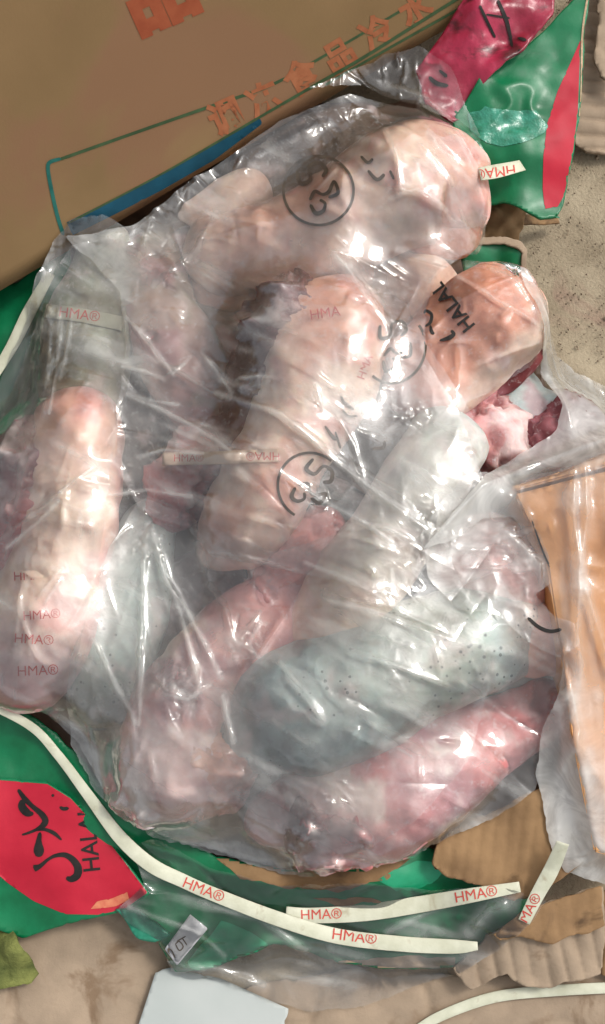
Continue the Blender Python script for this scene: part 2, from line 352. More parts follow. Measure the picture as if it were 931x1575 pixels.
# ------------------------------------------------------------------ torn printed carton that holds the bags
carton = thing('torn_carton', 'torn open green and red printed carton spread under the bags of frozen meat', 'carton', tuple(P1(465, 900, .0)))
fl = sheet('carton_floor', [(-60, 560), (60, 420), (300, 250), (640, 150), (720, 330), (800, 440), (840, 600), (980, 700), (980, 1300), (800, 1330), (560, 1370), (330, 1345), (150, 1230), (-60, 1120)], planez([(0, 800, .022), (900, 800, .022), (400, 300, .024)]), M['kraft_wet'], parent=carton, seed=2, step=.006)
lw = sheet('side_wall', [(-60, 440), (30, 440), (110, 380), (120, 470), (70, 620), (10, 760), (-60, 820)], planez([(0, 440, .075), (90, 480, .085), (0, 700, .06)]), M['green'], parent=carton, seed=6, bump=.002, zest=.07)
wl = sheet('front_wall', [(-60, 1062), (20, 1085), (70, 1112), (140, 1180), (230, 1265), (330, 1315), (430, 1335), (560, 1335), (640, 1300), (700, 1318), (790, 1362), (838, 1378), (770, 1452), (705, 1492), (600, 1492), (520, 1484), (420, 1452), (330, 1492), (270, 1500), (235, 1440), (180, 1400), (120, 1320), (60, 1235), (-60, 1185)],
      idw([(0, 1080, .07), (200, 1260, .075), (420, 1345, .075), (600, 1345, .07), (780, 1370, .06), (0, 1190, .05), (180, 1390, .035), (320, 1480, .026), (500, 1480, .026), (700, 1480, .026), (240, 1330, .055), (450, 1410, .05), (650, 1410, .05)], 3), M['green'], parent=carton, rough=.002, seed=8, bump=.0035, bscale=22, zest=.05)
# cardboard face laid bare where the print tore off
rf = sheet('red_flap', [(-60, 1188), (0, 1196), (74, 1202), (112, 1226), (150, 1268), (190, 1318), (232, 1374), (192, 1402), (118, 1418), (70, 1432), (30, 1446), (-10, 1432), (-60, 1445)],
      idw([(0, 1200, .062), (100, 1220, .075), (230, 1370, .066), (190, 1400, .05), (30, 1440, .036), (-30, 1430, .04), (90, 1310, .062)], 2.5), M['green'], parent=carton, seed=11, bump=.0015, bscale=14, zest=.055)
rf['label'] = 'red and green flap with black lettering'
decal('red_print', [polyfill([(-58, 1192), (0, 1200), (73, 1206), (110, 1229), (148, 1271), (188, 1321), (227, 1373), (190, 1399), (150, 1407), (100, 1406), (52, 1386), (12, 1358), (-20, 1330), (-70, 1290)], 4)], rf, M['red'], .0006)
calli = [stroke(p, 2.2) for p in [
    [(28, 1214, 5), (38, 1228, 8), (50, 1240, 7), (64, 1252, 9), (70, 1262, 10), (66, 1270, 9), (56, 1276, 5), (44, 1281, 4), (34, 1284, 3)],
    [(36, 1230, 8), (34, 1240, 12), (42, 1250, 12), (52, 1252, 4)],
    [(56, 1276, 4), (70, 1276, 5), (84, 1282, 6), (95, 1292, 3)],
    [(62, 1280, 5), (60, 1294, 9), (60, 1308, 16), (60, 1318, 9)],
    [(52, 1336, 12), (62, 1332, 7), (74, 1322, 5), (86, 1316, 6), (100, 1315, 8), (112, 1322, 10), (120, 1334, 12), (119, 1346, 12), (110, 1352, 10), (102, 1350, 5)],
    [(92, 1241, 4), (98, 1244, 6), (106, 1243, 5)], [(80, 1222, 4), (83, 1225, 4)]]]
calli += [text('HALAL', 138, 1290, 37, 96, .92, 0, 6, .012)]
decal('lettering', calli, rf, M['ink'], .0013)
decal('torn_patch', [polyfill([(150, 1386), (172, 1382), (196, 1372), (199, 1384), (178, 1394), (158, 1397), (140, 1398)], 3)], rf, surf('torn_print', (190, 96, 74), (206, 130, 96), 90, .8), .0012)
for pp in ([(330, 1318), (400, 1322), (470, 1338), (560, 1336), (640, 1316), (600, 1350), (520, 1372), (440, 1366), (372, 1350)], [(480, 1384), (560, 1378), (590, 1386), (520, 1394)], [(420, 1470), (520, 1478), (600, 1470), (700, 1474), (700, 1500), (520, 1500), (430, 1480)]):
    q_ = rough_outline(np.array(pp, float), 9, 3.5, 5 + pp[0][0]); decal('torn_patch', [polyfill(q_, 4)], wl, M['kraft_brown'] if pp[0][1] < 1400 else M['kraft_pale'], .0007)
for pp in ([(340, 1418), (380, 1430), (412, 1452), (400, 1480), (350, 1504), (300, 1500), (290, 1478), (312, 1450)], [(580, 1352), (640, 1322), (690, 1330), (664, 1362), (610, 1372)]):
    decal('print_patch', [polyfill(rough_outline(np.array(pp, float), 9, 3, 3 + pp[0][0]), 4)], wl, M['green_light'], .0007)
# teal scrap and label on the front wall, plus torn tan layer
o = sheet('carton_scrap', [(180, 1398), (212, 1400), (240, 1420), (262, 1440), (240, 1450), (212, 1446), (196, 1424)], planez([(190, 1400, .056), (250, 1440, .052), (215, 1440, .05)]), surf('teal_print', (20, 120, 92), (60, 150, 120), 60, .35, spec=.6), rough=.002, seed=12, zest=.05, bump=.004, bscale=50)
tag(o, 'small torn teal green carton scrap beside the grey label', 'cardboard', 'loose cardboard pieces')
lab = sheet('paper_label', [(293, 1406), (320, 1428), (272, 1486), (266, 1478), (253, 1460)], planez([(293, 1408, .058), (320, 1428, .056), (266, 1480, .05)]), surf('grey_label', (150, 150, 152), (176, 176, 178), 20, .6), thick=.0008, seed=13, zest=.055, bump=.0008)
tag(lab, 'small grey paper label with dark stamp under the clear film', 'label')
decal('stamp_mark', [stroke([(258, 1459, 2), (264, 1462, 2), (270, 1474, 2)]), stroke([(258, 1459, 2), (262, 1474, 2)]), stroke([(270, 1452, 2), (276, 1462, 2), (282, 1456, 2), (276, 1448, 2), (270, 1452, 2)]), stroke([(280, 1442, 2), (288, 1454, 2)]), stroke([(272, 1448, 2), (286, 1440, 2)])], lab, M['ink_soft'], .0008)

# upper right flap
uf = sheet('rear_flap', [(906, -16), (896, 55), (893, 170), (872, 305), (862, 322), (836, 326), (806, 312), (775, 300), (738, 303), (716, 320), (690, 230), (700, 180), (745, 120), (800, 85), (850, 40)],
      idw([(905, -10, .13), (890, 170, .115), (865, 320, .09), (740, 300, .085), (700, 200, .11), (760, 120, .13), (800, 210, .12)], 2.5), M['green'], parent=carton, rough=.001, seed=14, bump=.003, bscale=22, zest=.11, step=.003, extra=lambda x, y: .004 * np.exp(-((x - P1(780, 185, .11)[0]) ** 2 + (y - P1(780, 185, .11)[1]) ** 2) / .05 ** 2) * (1 - 3 * np.abs(fbm(np.column_stack([x, y, x * 0]) * 28, 2))))
decal('red_stripe', [polyfill([(893, 62), (878, 96), (858, 140), (842, 190), (836, 240), (835, 290), (838, 321), (858, 318), (868, 300), (882, 230), (889, 170)], 4)], uf, M['red'], .0006)
decal('glare_patch', [polyfill(rough_outline(np.array([(718, 176), (748, 160), (790, 168), (826, 172), (842, 192), (824, 212), (800, 222), (770, 226), (742, 214), (724, 200)], float), 9, 4, 77), 3)], uf, surf('teal_glare_print', (6, 112, 78), (50, 150, 122), 70, .2, .9, .004, 50, spec=.8, coat=.8), .0008)  # glossy crumpled print; its glare is painted in as lighter teal
decal('torn_edge', [stroke([(905, -10, 3), (896, 55, 3), (893, 170, 3.5), (873, 300, 3)], 4)], uf, surf('torn_core', (170, 140, 110), (200, 176, 146), 200, .9), .0012)
mf = sheet('side_flap', [(640, 100), (700, 30), (745, -20), (852, -20), (846, 36), (800, 86), (742, 128), (716, 168), (700, 176), (655, 150)],
      idw([(640, 110, .12), (740, 0, .16), (845, 0, .15), (700, 170, .11), (780, 80, .14)], 2.5), M['magenta'], parent=carton, rough=.001, seed=15, bump=.009, bscale=30, zest=.13)
mf['label'] = 'crinkled pink flap with black lettering'
decal('lettering', [stroke([(738, 8, 4), (748, 30, 5), (762, 58, 4)]), stroke([(766, 0, 5), (780, 34, 6), (788, 72, 4)]), stroke([(748, 22, 3), (785, 28, 3)]), stroke([(796, 58, 3), (804, 60, 5), (810, 62, 4)]), stroke([(798, 76, 4), (806, 84, 3)]), stroke([(660, 118, 5), (672, 128, 7), (690, 132, 5)]), stroke([(676, 108, 4), (688, 118, 6)])], mf, M['ink'], .0012)

# torn cardboard bits near the flap and the corrugated pieces
def corr(dirpx, wl, amp):
    a = P1(465, 700, .05)[:2]; b = P1(465 + dirpx[0], 700 + dirpx[1], .05)[:2]; d = (b - a) / np.linalg.norm(b - a)
    def f(x, y):
        s = (x * d[0] + y * d[1]) / wl + .16 * vnoise(np.column_stack([x, y, x * 0]) * 14)
        return amp * (np.abs(np.sin(np.pi * s)) ** .5 - .6) * (.75 + .4 * vnoise(np.column_stack([x, y, x * 0]) * 30))
    return f
def piece(name, outline, zf, mat, label, cat='cardboard', group='loose cardboard pieces', **k):
    return tag(sheet(name, outline, zf, mat, **k), label, cat, group)
piece('corrugated_cardboard', [(880, 60), (905, -20), (960, -20), (960, 232), (925, 236), (884, 224), (872, 150)], planez([(900, 0, .05), (900, 230, .02), (960, 100, .03)]), M['kraft_pale'], 'beige corrugated cardboard with sideways ribs at the upper right corner', step=.0022, rough=.001, seed=21, extra=corr((0, 1), .017, .007), bump=.003)
piece('cardboard_scrap', [(915, -30), (960, -30), (960, 125), (925, 118), (912, 90), (918, 40)], idw([(930, 0, .07), (925, 110, .06), (955, 60, .06)]), M['kraft_pale'], 'curled beige cardboard scrap on top of the corrugated piece in the corner', rough=.001, seed=22, bump=.006, bscale=40, zest=.06)
piece('torn_cardboard', [(725, 312), (800, 306), (808, 330), (800, 360), (806, 400), (780, 385), (735, 380), (722, 350)], idw([(730, 320, .05), (800, 320, .06), (800, 390, .05), (740, 375, .045)]), M['kraft_brown'], 'damp brown cardboard shred between the green flap and the concrete', rough=.003, seed=23, bump=.012, bscale=40, zest=.05)
g2 = thing('torn_cardboard', 'green faced cardboard corner standing above the salmon piece of meat', 'cardboard', tuple(P1(765, 400, .03)), 'loose cardboard pieces')
sheet('printed_face', [(722, 376), (760, 372), (795, 380), (803, 390), (806, 425), (800, 440), (715, 440), (710, 400)], idw([(730, 380, .075), (800, 385, .075), (760, 430, .05)]), M['green'], parent=g2, rough=.001, seed=24, bump=.004, bscale=40, zest=.065)
sheet('torn_rim', [(722, 371), (760, 366), (798, 374), (809, 388), (812, 428), (804, 438), (802, 392), (792, 384), (758, 378), (724, 382)], idw([(730, 378, .079), (800, 385, .079), (806, 430, .062)]), M['kraft_pale'], parent=g2, rough=.0022, seed=25, step=.0025, zest=.07)
piece('torn_cardboard', [(800, 335), (862, 322), (868, 332), (820, 345), (800, 352)], planez([(800, 340, .05), (865, 325, .02), (820, 350, .04)]), M['kraft_brown'], 'thin brown cardboard splinter below the tip of the green flap', rough=.0015, seed=26, step=.0025, zest=.04)
piece('corrugated_cardboard', [(664, 1330), (672, 1296), (720, 1262), (780, 1238), (800, 1228), (838, 1205), (882, 1240), (890, 1330), (840, 1372), (792, 1388), (740, 1362), (690, 1350)], idw([(680, 1300, .09), (830, 1220, .10), (880, 1260, .09), (790, 1380, .075), (690, 1345, .08)]), M['kraft_brown'], 'brown torn cardboard with faint ribs above the crossing white straps', step=.0025, rough=.002, seed=27, extra=corr((1, .12), .013, .0022), zest=.085)
cp = piece('corrugated_cardboard', [(700, 1492), (752, 1440), (800, 1402), (850, 1385), (924, 1362), (931, 1430), (926, 1500), (905, 1508), (868, 1512), (850, 1522), (812, 1518), (780, 1500), (750, 1512), (728, 1526), (712, 1512)], idw([(720, 1500, .04), (800, 1410, .07), (920, 1370, .065), (915, 1500, .045), (830, 1515, .04), (850, 1440, .065)]), M['kraft_pale'], 'pale corrugated cardboard with bold upright ribs in the lower right', step=.002, rough=.002, seed=28, extra=corr((1, -.15), .0175, .0045), zest=.055, bump=.003)
sheet('liner', [(800, 1402), (850, 1385), (924, 1362), (930, 1424), (905, 1436), (876, 1440), (850, 1452), (826, 1446), (800, 1440), (770, 1446), (758, 1438)], idw([(770, 1442, .068), (800, 1410, .078), (920, 1370, .073), (915, 1430, .066), (840, 1446, .071)]), M['kraft_brown'], thick=.001, rough=.0015, seed=33, parent=cp, zest=.068, extra=corr((1, -.15), .0175, .0015), step=.0025)
piece('cardboard_scrap', [(918, 1372), (970, 1360), (970, 1520), (926, 1500), (930, 1430)], planez([(925, 1380, .05), (960, 1380, .05), (930, 1500, .03)]), M['kraft_brown'], 'brown cardboard strip at the lower right edge beside the ribbed piece', rough=.001, seed=29, zest=.04)

# ------------------------------------------------------------------ tan carton under film at the right
rc = thing('tan_carton', 'orange tan carton under plastic film at the right edge', 'carton', tuple(P1(900, 1000, .02)))
def prism(name, top, mat, parent, bev=.002):
    """top rows (u,v,z); walls go straight down to the ground"""
    bm = bmesh.new(); T = [bm.verts.new(P1(*t)) for t in top]; B = [bm.verts.new((t.co.x, t.co.y, .012)) for t in T]; n = len(T)
    bm.faces.new(T[::-1]); bm.faces.new(B)
    for i in range(n): bm.faces.new((T[i], T[(i + 1) % n], B[(i + 1) % n], B[i]))
    bmesh.ops.recalc_face_normals(bm, faces=bm.faces[:]); bmesh.ops.bevel(bm, geom=bm.edges[:], offset=bev, segments=2, affect='EDGES')
    bmesh.ops.triangulate(bm, faces=bm.faces[:]); m = bpy.data.meshes.new(name); bm.to_mesh(m); bm.free(); raise_hm(m); return link(name, m, mat, parent, sm=False)
prism('lower_panel', [(792, 760, .165), (880, 737, .17), (1010, 706, .175), (1010, 1335, .10), (915, 1310, .11), (880, 1130, .15), (862, 1000, .155), (842, 870, .16)], M['kraft_orange'], rc)
prism('upper_panel', [(786, 748, .16), (860, 726, .165), (1010, 660, .17), (1010, 696, .172), (882, 731, .168), (794, 754, .163)], M['kraft_orange'], rc)

# ------------------------------------------------------------------ big printed carton at the upper left
bc = thing('printed_carton', 'big tan carton with red characters and a blue band at the upper left', 'carton', tuple(P1(300, 200, .0)))
ZE = .12; A = P1(-90, 503, ZE); B = P1(800, -18, ZE); e = (B - A) / np.linalg.norm(B - A); up = np.cross([0, 0, 1], e); up = up / np.linalg.norm(up)
til = R(58); f2 = up * math.cos(til) + np.array([0, 0, 1]) * math.sin(til); nrm = np.cross(e, f2); nrm = nrm / np.linalg.norm(nrm)   # it leans back, its foot on the heap's rim
if nrm[2] < 0: nrm = -nrm
A = A - e * .12; B = B + e * .15; Wd = .46; dp = .21
bm = bmesh.new(); c8 = [bm.verts.new(Vector(p)) for p in (A, B, B + f2 * Wd, A + f2 * Wd, A - nrm * dp, B - nrm * dp, B + f2 * Wd - nrm * dp, A + f2 * Wd - nrm * dp)]
for q_ in ((0, 1, 2, 3), (4, 5, 6, 7), (0, 1, 5, 4), (1, 2, 6, 5), (2, 3, 7, 6), (3, 0, 4, 7)): bm.faces.new([c8[i] for i in q_])
bmesh.ops.recalc_face_normals(bm, faces=bm.faces[:]); bmesh.ops.bevel(bm, geom=bm.edges[:], offset=.004, segments=3, affect='EDGES')
bmesh.ops.subdivide_edges(bm, edges=[k for k in bm.edges if k.calc_length() > .1], cuts=24, use_grid_fill=True)
for q_ in bm.verts: q_.co += Vector(nrm) * float(.0022 * fbm(np.array([q_.co[:]]) * 9, 3)[0])
me = bpy.data.meshes.new('carton_body'); bm.to_mesh(me); bm.free(); body = link('carton_body', me, M['kraft_big'], bc, sm=True)
raise_hm(me, tb(body))
decal('frame_line', [stroke([(440, 120, 4.5), (400, 138, 5), (300, 172, 5), (200, 207, 5), (90, 246, 5)], 6), stroke([(760, -72, 3), (644, 0, 4), (540, 62, 4), (440, 120, 4.5)], 6)], body, M['boxgreen'], .0005)
decal('frame_line', [stroke([(94, 244, 5), (78, 249, 6), (74, 258, 6), (78, 285, 6), (88, 330, 6), (98, 362, 6)], 4)], body, M['boxteal'], .0007)
decal('blue_band', [polyfill([(103, 342), (180, 303), (250, 267), (320, 226), (400, 182), (404, 190), (330, 246), (250, 292), (180, 328), (112, 362)], 5)], body, M['boxblue'], .0006)
decal('frame_line', [stroke([(104, 344, 3), (250, 267, 3), (400, 180, 4), (490, 128, 5), (560, 88, 5), (640, 38, 5), (760, -37, 5)], 6), stroke([(500, 131, 4), (532, 112, 4), (620, 62, 4), (700, 17, 4), (780, -30, 4)], 6)], body, M['boxgreen'], .0009)
decal('red_character', [text('品', 246, -6, 118, 24, .95, 0, 8, .05)], body, M['boxred'], .0006)
chars = [('调', 349, 182, 55, 24), ('冻', 408, 156, 53, 26), ('食', 466, 122, 55, 29), ('品', 524, 88, 51, 31), ('冷', 582, 52, 51, 31), ('水', 640, 16, 51, 31)]
decal('red_character', [text(c, u, v, s, a, .95, 0, 6, .04) for c, u, v, s, a in chars], body, M['boxred_faint'], .0006)

# ------------------------------------------------------------------ frozen meat
def tube(spine, flat=.6, lump=.0085, lscale=9, seg=56, spacing=.0032, seed=0, fine=.0012, caps=(1, 1)):
    p = np.asarray(spine, float); W = P(p[:, 0], p[:, 1], p[:, 3] / 1000); rad = p[:, 2] * PXM * 1.03
    L = np.linalg.norm(np.diff(W, axis=0), axis=1).sum() + rad[0] * .9 + rad[-1] * .9; n = max(24, int(L / spacing))
    d0 = (W[0] - W[1]); d0 /= np.linalg.norm(d0); d1 = W[-1] - W[-2]; d1 /= np.linalg.norm(d1)
    W = np.vstack([W[0] + d0 * rad[0] * .85 * caps[0], W, W[-1] + d1 * rad[-1] * .85 * caps[1]]); rad = np.concatenate([[rad[0] * .55], rad, [rad[-1] * .55]])
    c = cr(np.column_stack([W, rad]), n); t = np.linspace(0, 1, n); C = c[:, :3]; r = c[:, 3] * (1 + .09 * fbm(np.column_stack([t * 4 + seed * 3.1, t * 0, t * 0 + seed]), 2))
    ends = np.minimum(t, 1 - t) * (n - 1) * (L / n) / (r.mean() * .9); r = r * np.sqrt(np.clip(1 - (1 - np.clip(ends, 0, 1)) ** 2.2, 0, 1))
    T = np.gradient(C, axis=0); T /= np.linalg.norm(T, axis=1)[:, None]; Sd = np.cross(T, [0, 0, 1]); Sd /= np.linalg.norm(Sd, axis=1)[:, None]; Up = np.cross(Sd, T)
    a = np.linspace(0, 2 * np.pi, seg, endpoint=False); ca, sa = np.cos(a), np.sin(a); sa = np.sign(sa) * np.abs(sa) ** .9
    V = C[:, None] + r[:, None, None] * (ca[None, :, None] * Sd[:, None] + flat * sa[None, :, None] * Up[:, None])
    Nn = ca[None, :, None] * Sd[:, None] + sa[None, :, None] * Up[:, None]
    q = V.reshape(-1, 3); N = Nn.reshape(-1, 3)
    dsp = lump * fbm(q * lscale + seed * 7.1, 2) + lump * .35 * fbm(q * lscale * 2.6 + seed * 1.9, 3) + fine * (1 - 2 * np.abs(fbm(q * lscale * 3.5 + seed * 3.3, 3)))
    q = q + N * (dsp * np.repeat(np.clip(r / (r.max() * .5), 0, 1), seg))[:, None]
    F = [[i * seg + j, i * seg + (j + 1) % seg, (i + 1) * seg + (j + 1) % seg, (i + 1) * seg + j] for i in range(n - 1) for j in range(seg)]
    F.append(list(range(seg))[::-1]); F.append([(n - 1) * seg + j for j in range(seg)])
    return q, F, np.repeat(t, seg), np.tile(np.cos(a), n)
CREAM = (230, 206, 188); PEACH = (226, 182, 162); PINK = (220, 158, 152); SALM = (214, 156, 130); MAR = (112, 52, 54); GREY = (176, 186, 182); OLIVE = (150, 146, 124)
WHITE = (226, 214, 204); RED = (194, 104, 102); MAUVE = (176, 120, 128); BROWN = (96, 76, 62); DARK = (50, 46, 42); BLUE = (180, 190, 190); ICE = (228, 206, 202)
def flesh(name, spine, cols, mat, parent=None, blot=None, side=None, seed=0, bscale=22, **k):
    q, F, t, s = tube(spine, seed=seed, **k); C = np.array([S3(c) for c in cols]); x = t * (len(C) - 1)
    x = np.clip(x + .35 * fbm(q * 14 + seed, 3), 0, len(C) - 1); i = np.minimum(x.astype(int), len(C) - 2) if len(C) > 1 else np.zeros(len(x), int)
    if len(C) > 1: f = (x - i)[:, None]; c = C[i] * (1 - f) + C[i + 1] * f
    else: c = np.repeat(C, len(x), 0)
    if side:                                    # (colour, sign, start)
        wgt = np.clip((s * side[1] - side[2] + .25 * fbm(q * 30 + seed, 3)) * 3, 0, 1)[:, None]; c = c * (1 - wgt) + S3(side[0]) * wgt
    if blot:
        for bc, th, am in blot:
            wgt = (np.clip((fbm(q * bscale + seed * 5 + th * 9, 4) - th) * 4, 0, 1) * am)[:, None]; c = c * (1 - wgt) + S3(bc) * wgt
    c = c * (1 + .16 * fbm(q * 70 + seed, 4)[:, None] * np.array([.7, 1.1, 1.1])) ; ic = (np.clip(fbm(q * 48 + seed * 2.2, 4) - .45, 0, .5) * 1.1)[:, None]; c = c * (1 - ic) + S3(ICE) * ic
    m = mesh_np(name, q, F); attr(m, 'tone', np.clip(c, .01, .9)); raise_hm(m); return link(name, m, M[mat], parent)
G = 'frozen meat pieces in the bags'
def meat(label, parts, base, group=G):
    t = thing('frozen_meat', label, 'meat', tuple(P1(*base)), group)
    for a in parts: flesh(a[0], a[1], a[2], a[3], parent=t, **(a[4] if len(a) > 4 else {}))
    return t
SK = lambda sp, cols, mat='skin', **k: ('skin', sp, cols, mat, k)
RW = lambda sp, cols, **k: ('raw_flesh', sp, cols, 'raw', dict(dict(lump=.012, lscale=36, fine=.005, flat=.85), **k))
# lower layer, seen only in the gaps
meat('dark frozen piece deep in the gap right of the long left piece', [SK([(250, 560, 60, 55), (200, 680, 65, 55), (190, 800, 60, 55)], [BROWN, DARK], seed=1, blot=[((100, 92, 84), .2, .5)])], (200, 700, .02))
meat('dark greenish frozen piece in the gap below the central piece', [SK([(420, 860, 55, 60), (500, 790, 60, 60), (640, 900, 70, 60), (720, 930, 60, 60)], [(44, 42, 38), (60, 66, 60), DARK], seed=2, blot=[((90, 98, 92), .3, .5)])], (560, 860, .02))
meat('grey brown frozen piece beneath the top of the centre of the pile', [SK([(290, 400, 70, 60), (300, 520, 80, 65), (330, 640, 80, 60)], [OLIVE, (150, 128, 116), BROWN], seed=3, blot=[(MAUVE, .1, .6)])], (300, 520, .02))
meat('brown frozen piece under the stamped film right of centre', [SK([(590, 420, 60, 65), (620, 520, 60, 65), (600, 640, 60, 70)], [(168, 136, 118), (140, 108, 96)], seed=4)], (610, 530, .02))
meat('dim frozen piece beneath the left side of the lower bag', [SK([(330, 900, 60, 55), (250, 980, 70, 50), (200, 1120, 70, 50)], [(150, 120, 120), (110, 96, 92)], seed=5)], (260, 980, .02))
meat('cream frozen end peeping out behind the top piece', [SK([(610, 425, 40, 85), (655, 440, 42, 90), (668, 480, 40, 80)], [CREAM, PEACH], seed=6)], (650, 440, .03))
meat('speckled grey piece half hidden below the tan carton', [SK([(740, 1062, 40, 70), (830, 1046, 46, 75), (905, 1035, 42, 70)], [GREY, WHITE], mat='tongue', seed=7)], (830, 1050, .03))
meat('bluish frozen piece between the salmon piece and the right liner', [SK([(770, 590, 45, 70), (800, 630, 55, 70), (850, 660, 45, 70)], [GREY, BLUE], seed=8, blot=[(MAUVE, .2, .5)])], (800, 620, .03))
def sinews(parent, spots, seed, cols=((226, 206, 198), (214, 170, 162), (196, 130, 124)), lab=None):
    """thin torn fibres lying on the raw flesh"""
    rr = np.random.default_rng(seed); V = []; F = []; K = []
    for (u, v, ru, rv, n) in spots:
        for _ in range(n):
            a, q = rr.random() * 6.283, math.sqrt(rr.random()); c = P1(u + ru * q * math.cos(a), v + rv * q * math.sin(a), .11)[:2]; d = rr.random() * 6.283; L = .006 + .022 * rr.random(); k = rr.normal(0, 60); r = .0004 + .0005 * rr.random(); m = 9
            pts = []
            for i in range(m):
                pts.append(c.copy()); d += k * L / m; c = c + np.array([math.cos(d), math.sin(d)]) * L / m
            pts = np.array(pts); z = hm(pts[:, 0], pts[:, 1]) + r * .7 + .002 * np.sin(np.linspace(0, 3.1, m)) * rr.random(); b0 = len(V); kc = S3(cols[rr.integers(len(cols))])
            if np.ptp(z) > .03: continue
            t = np.gradient(pts, axis=0); t /= np.linalg.norm(t, axis=1)[:, None] + 1e-9
            for i in range(m):
                w = r * math.sin(math.pi * (i + .5) / m) + .0001
                for aa in (0, 2.1, 4.2): V.append([pts[i, 0] - t[i, 1] * w * math.cos(aa), pts[i, 1] + t[i, 0] * w * math.cos(aa), z[i] + w * math.sin(aa)]); K.append(kc)
            F += [[b0 + i * 3 + j, b0 + i * 3 + (j + 1) % 3, b0 + (i + 1) * 3 + (j + 1) % 3, b0 + (i + 1) * 3 + j] for i in range(m - 1) for j in range(3)]
    me_ = mesh_np('sinew', V, F); attr(me_, 'tone', np.array(K)); o = link('sinew', me_, M['raw'], parent); o['kind'] = 'stuff'; return o
# upper layer
meat('big cream piece at the top right of the heap with a pink tip', [
    SK([(330, 392, 60, 108), (425, 374, 72, 118), (520, 344, 84, 124), (605, 300, 94, 126), (672, 288, 86, 120), (712, 318, 54, 112)], [CREAM, PEACH, PEACH, CREAM, PEACH, PINK], seed=10, blot=[(PINK, .25, .6), ((216, 196, 176), .2, .5)]),
    ('raw_flesh', [(640, 352, 40, 100), (690, 350, 42, 100), (716, 330, 30, 100)], [PINK, SALM, (150, 84, 66)], 'raw', dict(lump=.006, fine=.002, seed=11))], (530, 310, .03))
meat('dark brown piece under the circular stamp at the top of the heap', [SK([(400, 280, 60, 70), (470, 235, 70, 72), (560, 205, 56, 68)], [(110, 84, 62), (88, 68, 52), (100, 74, 58)], seed=51, lump=.004)], (470, 235, .03))
meat('peach slab showing under the film between the top piece and the centre', [SK([(330, 440, 50, 86), (420, 415, 62, 92), (530, 400, 56, 92)], [PEACH, SALM, PEACH], seed=50, blot=[(OLIVE, .2, .5), (PINK, .2, .5)])], (420, 420, .03))
meat('small cream piece tucked against the big carton', [SK([(300, 325, 34, 88), (352, 306, 40, 92), (395, 292, 30, 88)], [CREAM, PEACH], seed=12)], (350, 300, .03))
meat('olive grey piece below the corner of the blue box band', [SK([(160, 372, 50, 92), (146, 450, 66, 100), (130, 550, 72, 102), (122, 630, 58, 96)], [OLIVE, (160, 158, 140), OLIVE, CREAM], seed=13, blot=[((130, 134, 116), .2, .6)])], (140, 500, .03))
meat('long cream piece on the left with torn pink flesh', [
    SK([(122, 640, 60, 112), (118, 720, 68, 120), (100, 840, 72, 122), (66, 950, 88, 116), (36, 1030, 76, 100)], [PINK, PEACH, CREAM, CREAM, ICE, PINK], seed=14, blot=[(PINK, .3, .6), (ICE, .25, .5)], side=(PINK, -1, .8)),
    RW([(52, 668, 34, 108), (30, 730, 44, 108), (20, 810, 44, 106), (-6, 880, 40, 100)], [MAUVE, MAR, RED, MAUVE], seed=15, blot=[(ICE, .2, .7), (MAR, .25, .7)])], (90, 860, .03))
meat('mauve piece with dark raw edge left of the central piece', [
    SK([(228, 395, 50, 98), (250, 480, 62, 104), (290, 570, 60, 104), (316, 640, 46, 100)], [OLIVE, (186, 160, 144), (176, 138, 128), MAUVE], seed=16, blot=[(MAUVE, .15, .6), (OLIVE, .2, .6)])], (260, 500, .03))
meat('pale central piece with a dark maroon raw side', [
    SK([(526, 478, 72, 140), (508, 545, 82, 148), (474, 635, 74, 148), (424, 730, 70, 144), (374, 805, 64, 136), (340, 840, 46, 126)], [SALM, PEACH, CREAM, CREAM, PEACH, PEACH], seed=17, blot=[(PINK, .2, .6), ((214, 150, 120), .3, .6)]),
    RW([(452, 452, 40, 140), (418, 500, 44, 142), (400, 560, 42, 140), (388, 630, 40, 134), (350, 690, 38, 126)], [(130, 92, 90), MAR, (84, 30, 36), MAR, MAUVE], seed=18, blot=[((150, 128, 128), .3, .6)]),
    RW([(318, 690, 40, 118), (276, 736, 42, 112), (268, 790, 34, 104)], [PINK, RED, MAUVE], seed=19, blot=[(ICE, .15, .8)])], (440, 640, .03))
meat('salmon coloured piece with black lettering on its bag', [
    SK([(640, 598, 58, 112), (690, 555, 74, 120), (742, 500, 80, 124), (788, 478, 68, 118)], [PINK, SALM, SALM, PEACH], seed=20, blot=[(CREAM, .3, .8), (PINK, .3, .5)], side=(CREAM, 1, .45)),
    ('raw_flesh', [(806, 500, 36, 116), (800, 540, 34, 110), (760, 584, 26, 98)], [(168, 96, 80), MAR, MAUVE], 'raw', dict(lump=.008, fine=.003, seed=21))], (730, 520, .03))
meat('small wrinkled red lump below the salmon piece', [RW([(738, 640, 44, 92), (760, 676, 52, 96), (745, 720, 36, 84)], [MAUVE, PINK, MAUVE], seed=22, blot=[(ICE, .1, .8), (MAR, .25, .8)])], (750, 670, .03))
meat('red scrap of meat under the rolled bag edge', [RW([(830, 690, 30, 90), (870, 660, 30, 92), (900, 640, 26, 90)], [MAUVE, MAR], seed=23)], (860, 670, .03))
meat('pale grey piece running down to a cream end right of centre', [
    SK([(690, 672, 50, 128), (655, 730, 64, 134), (605, 815, 62, 132), (548, 905, 56, 128), (492, 975, 50, 122)], [GREY, (208, 204, 196), (206, 200, 188), CREAM, PEACH], seed=24, blot=[(WHITE, .2, .5)]),
    RW([(500, 812, 38, 112), (452, 862, 42, 112), (410, 910, 40, 110)], [RED, PINK, RED], seed=25, blot=[(ICE, .2, .7)])], (600, 820, .03))
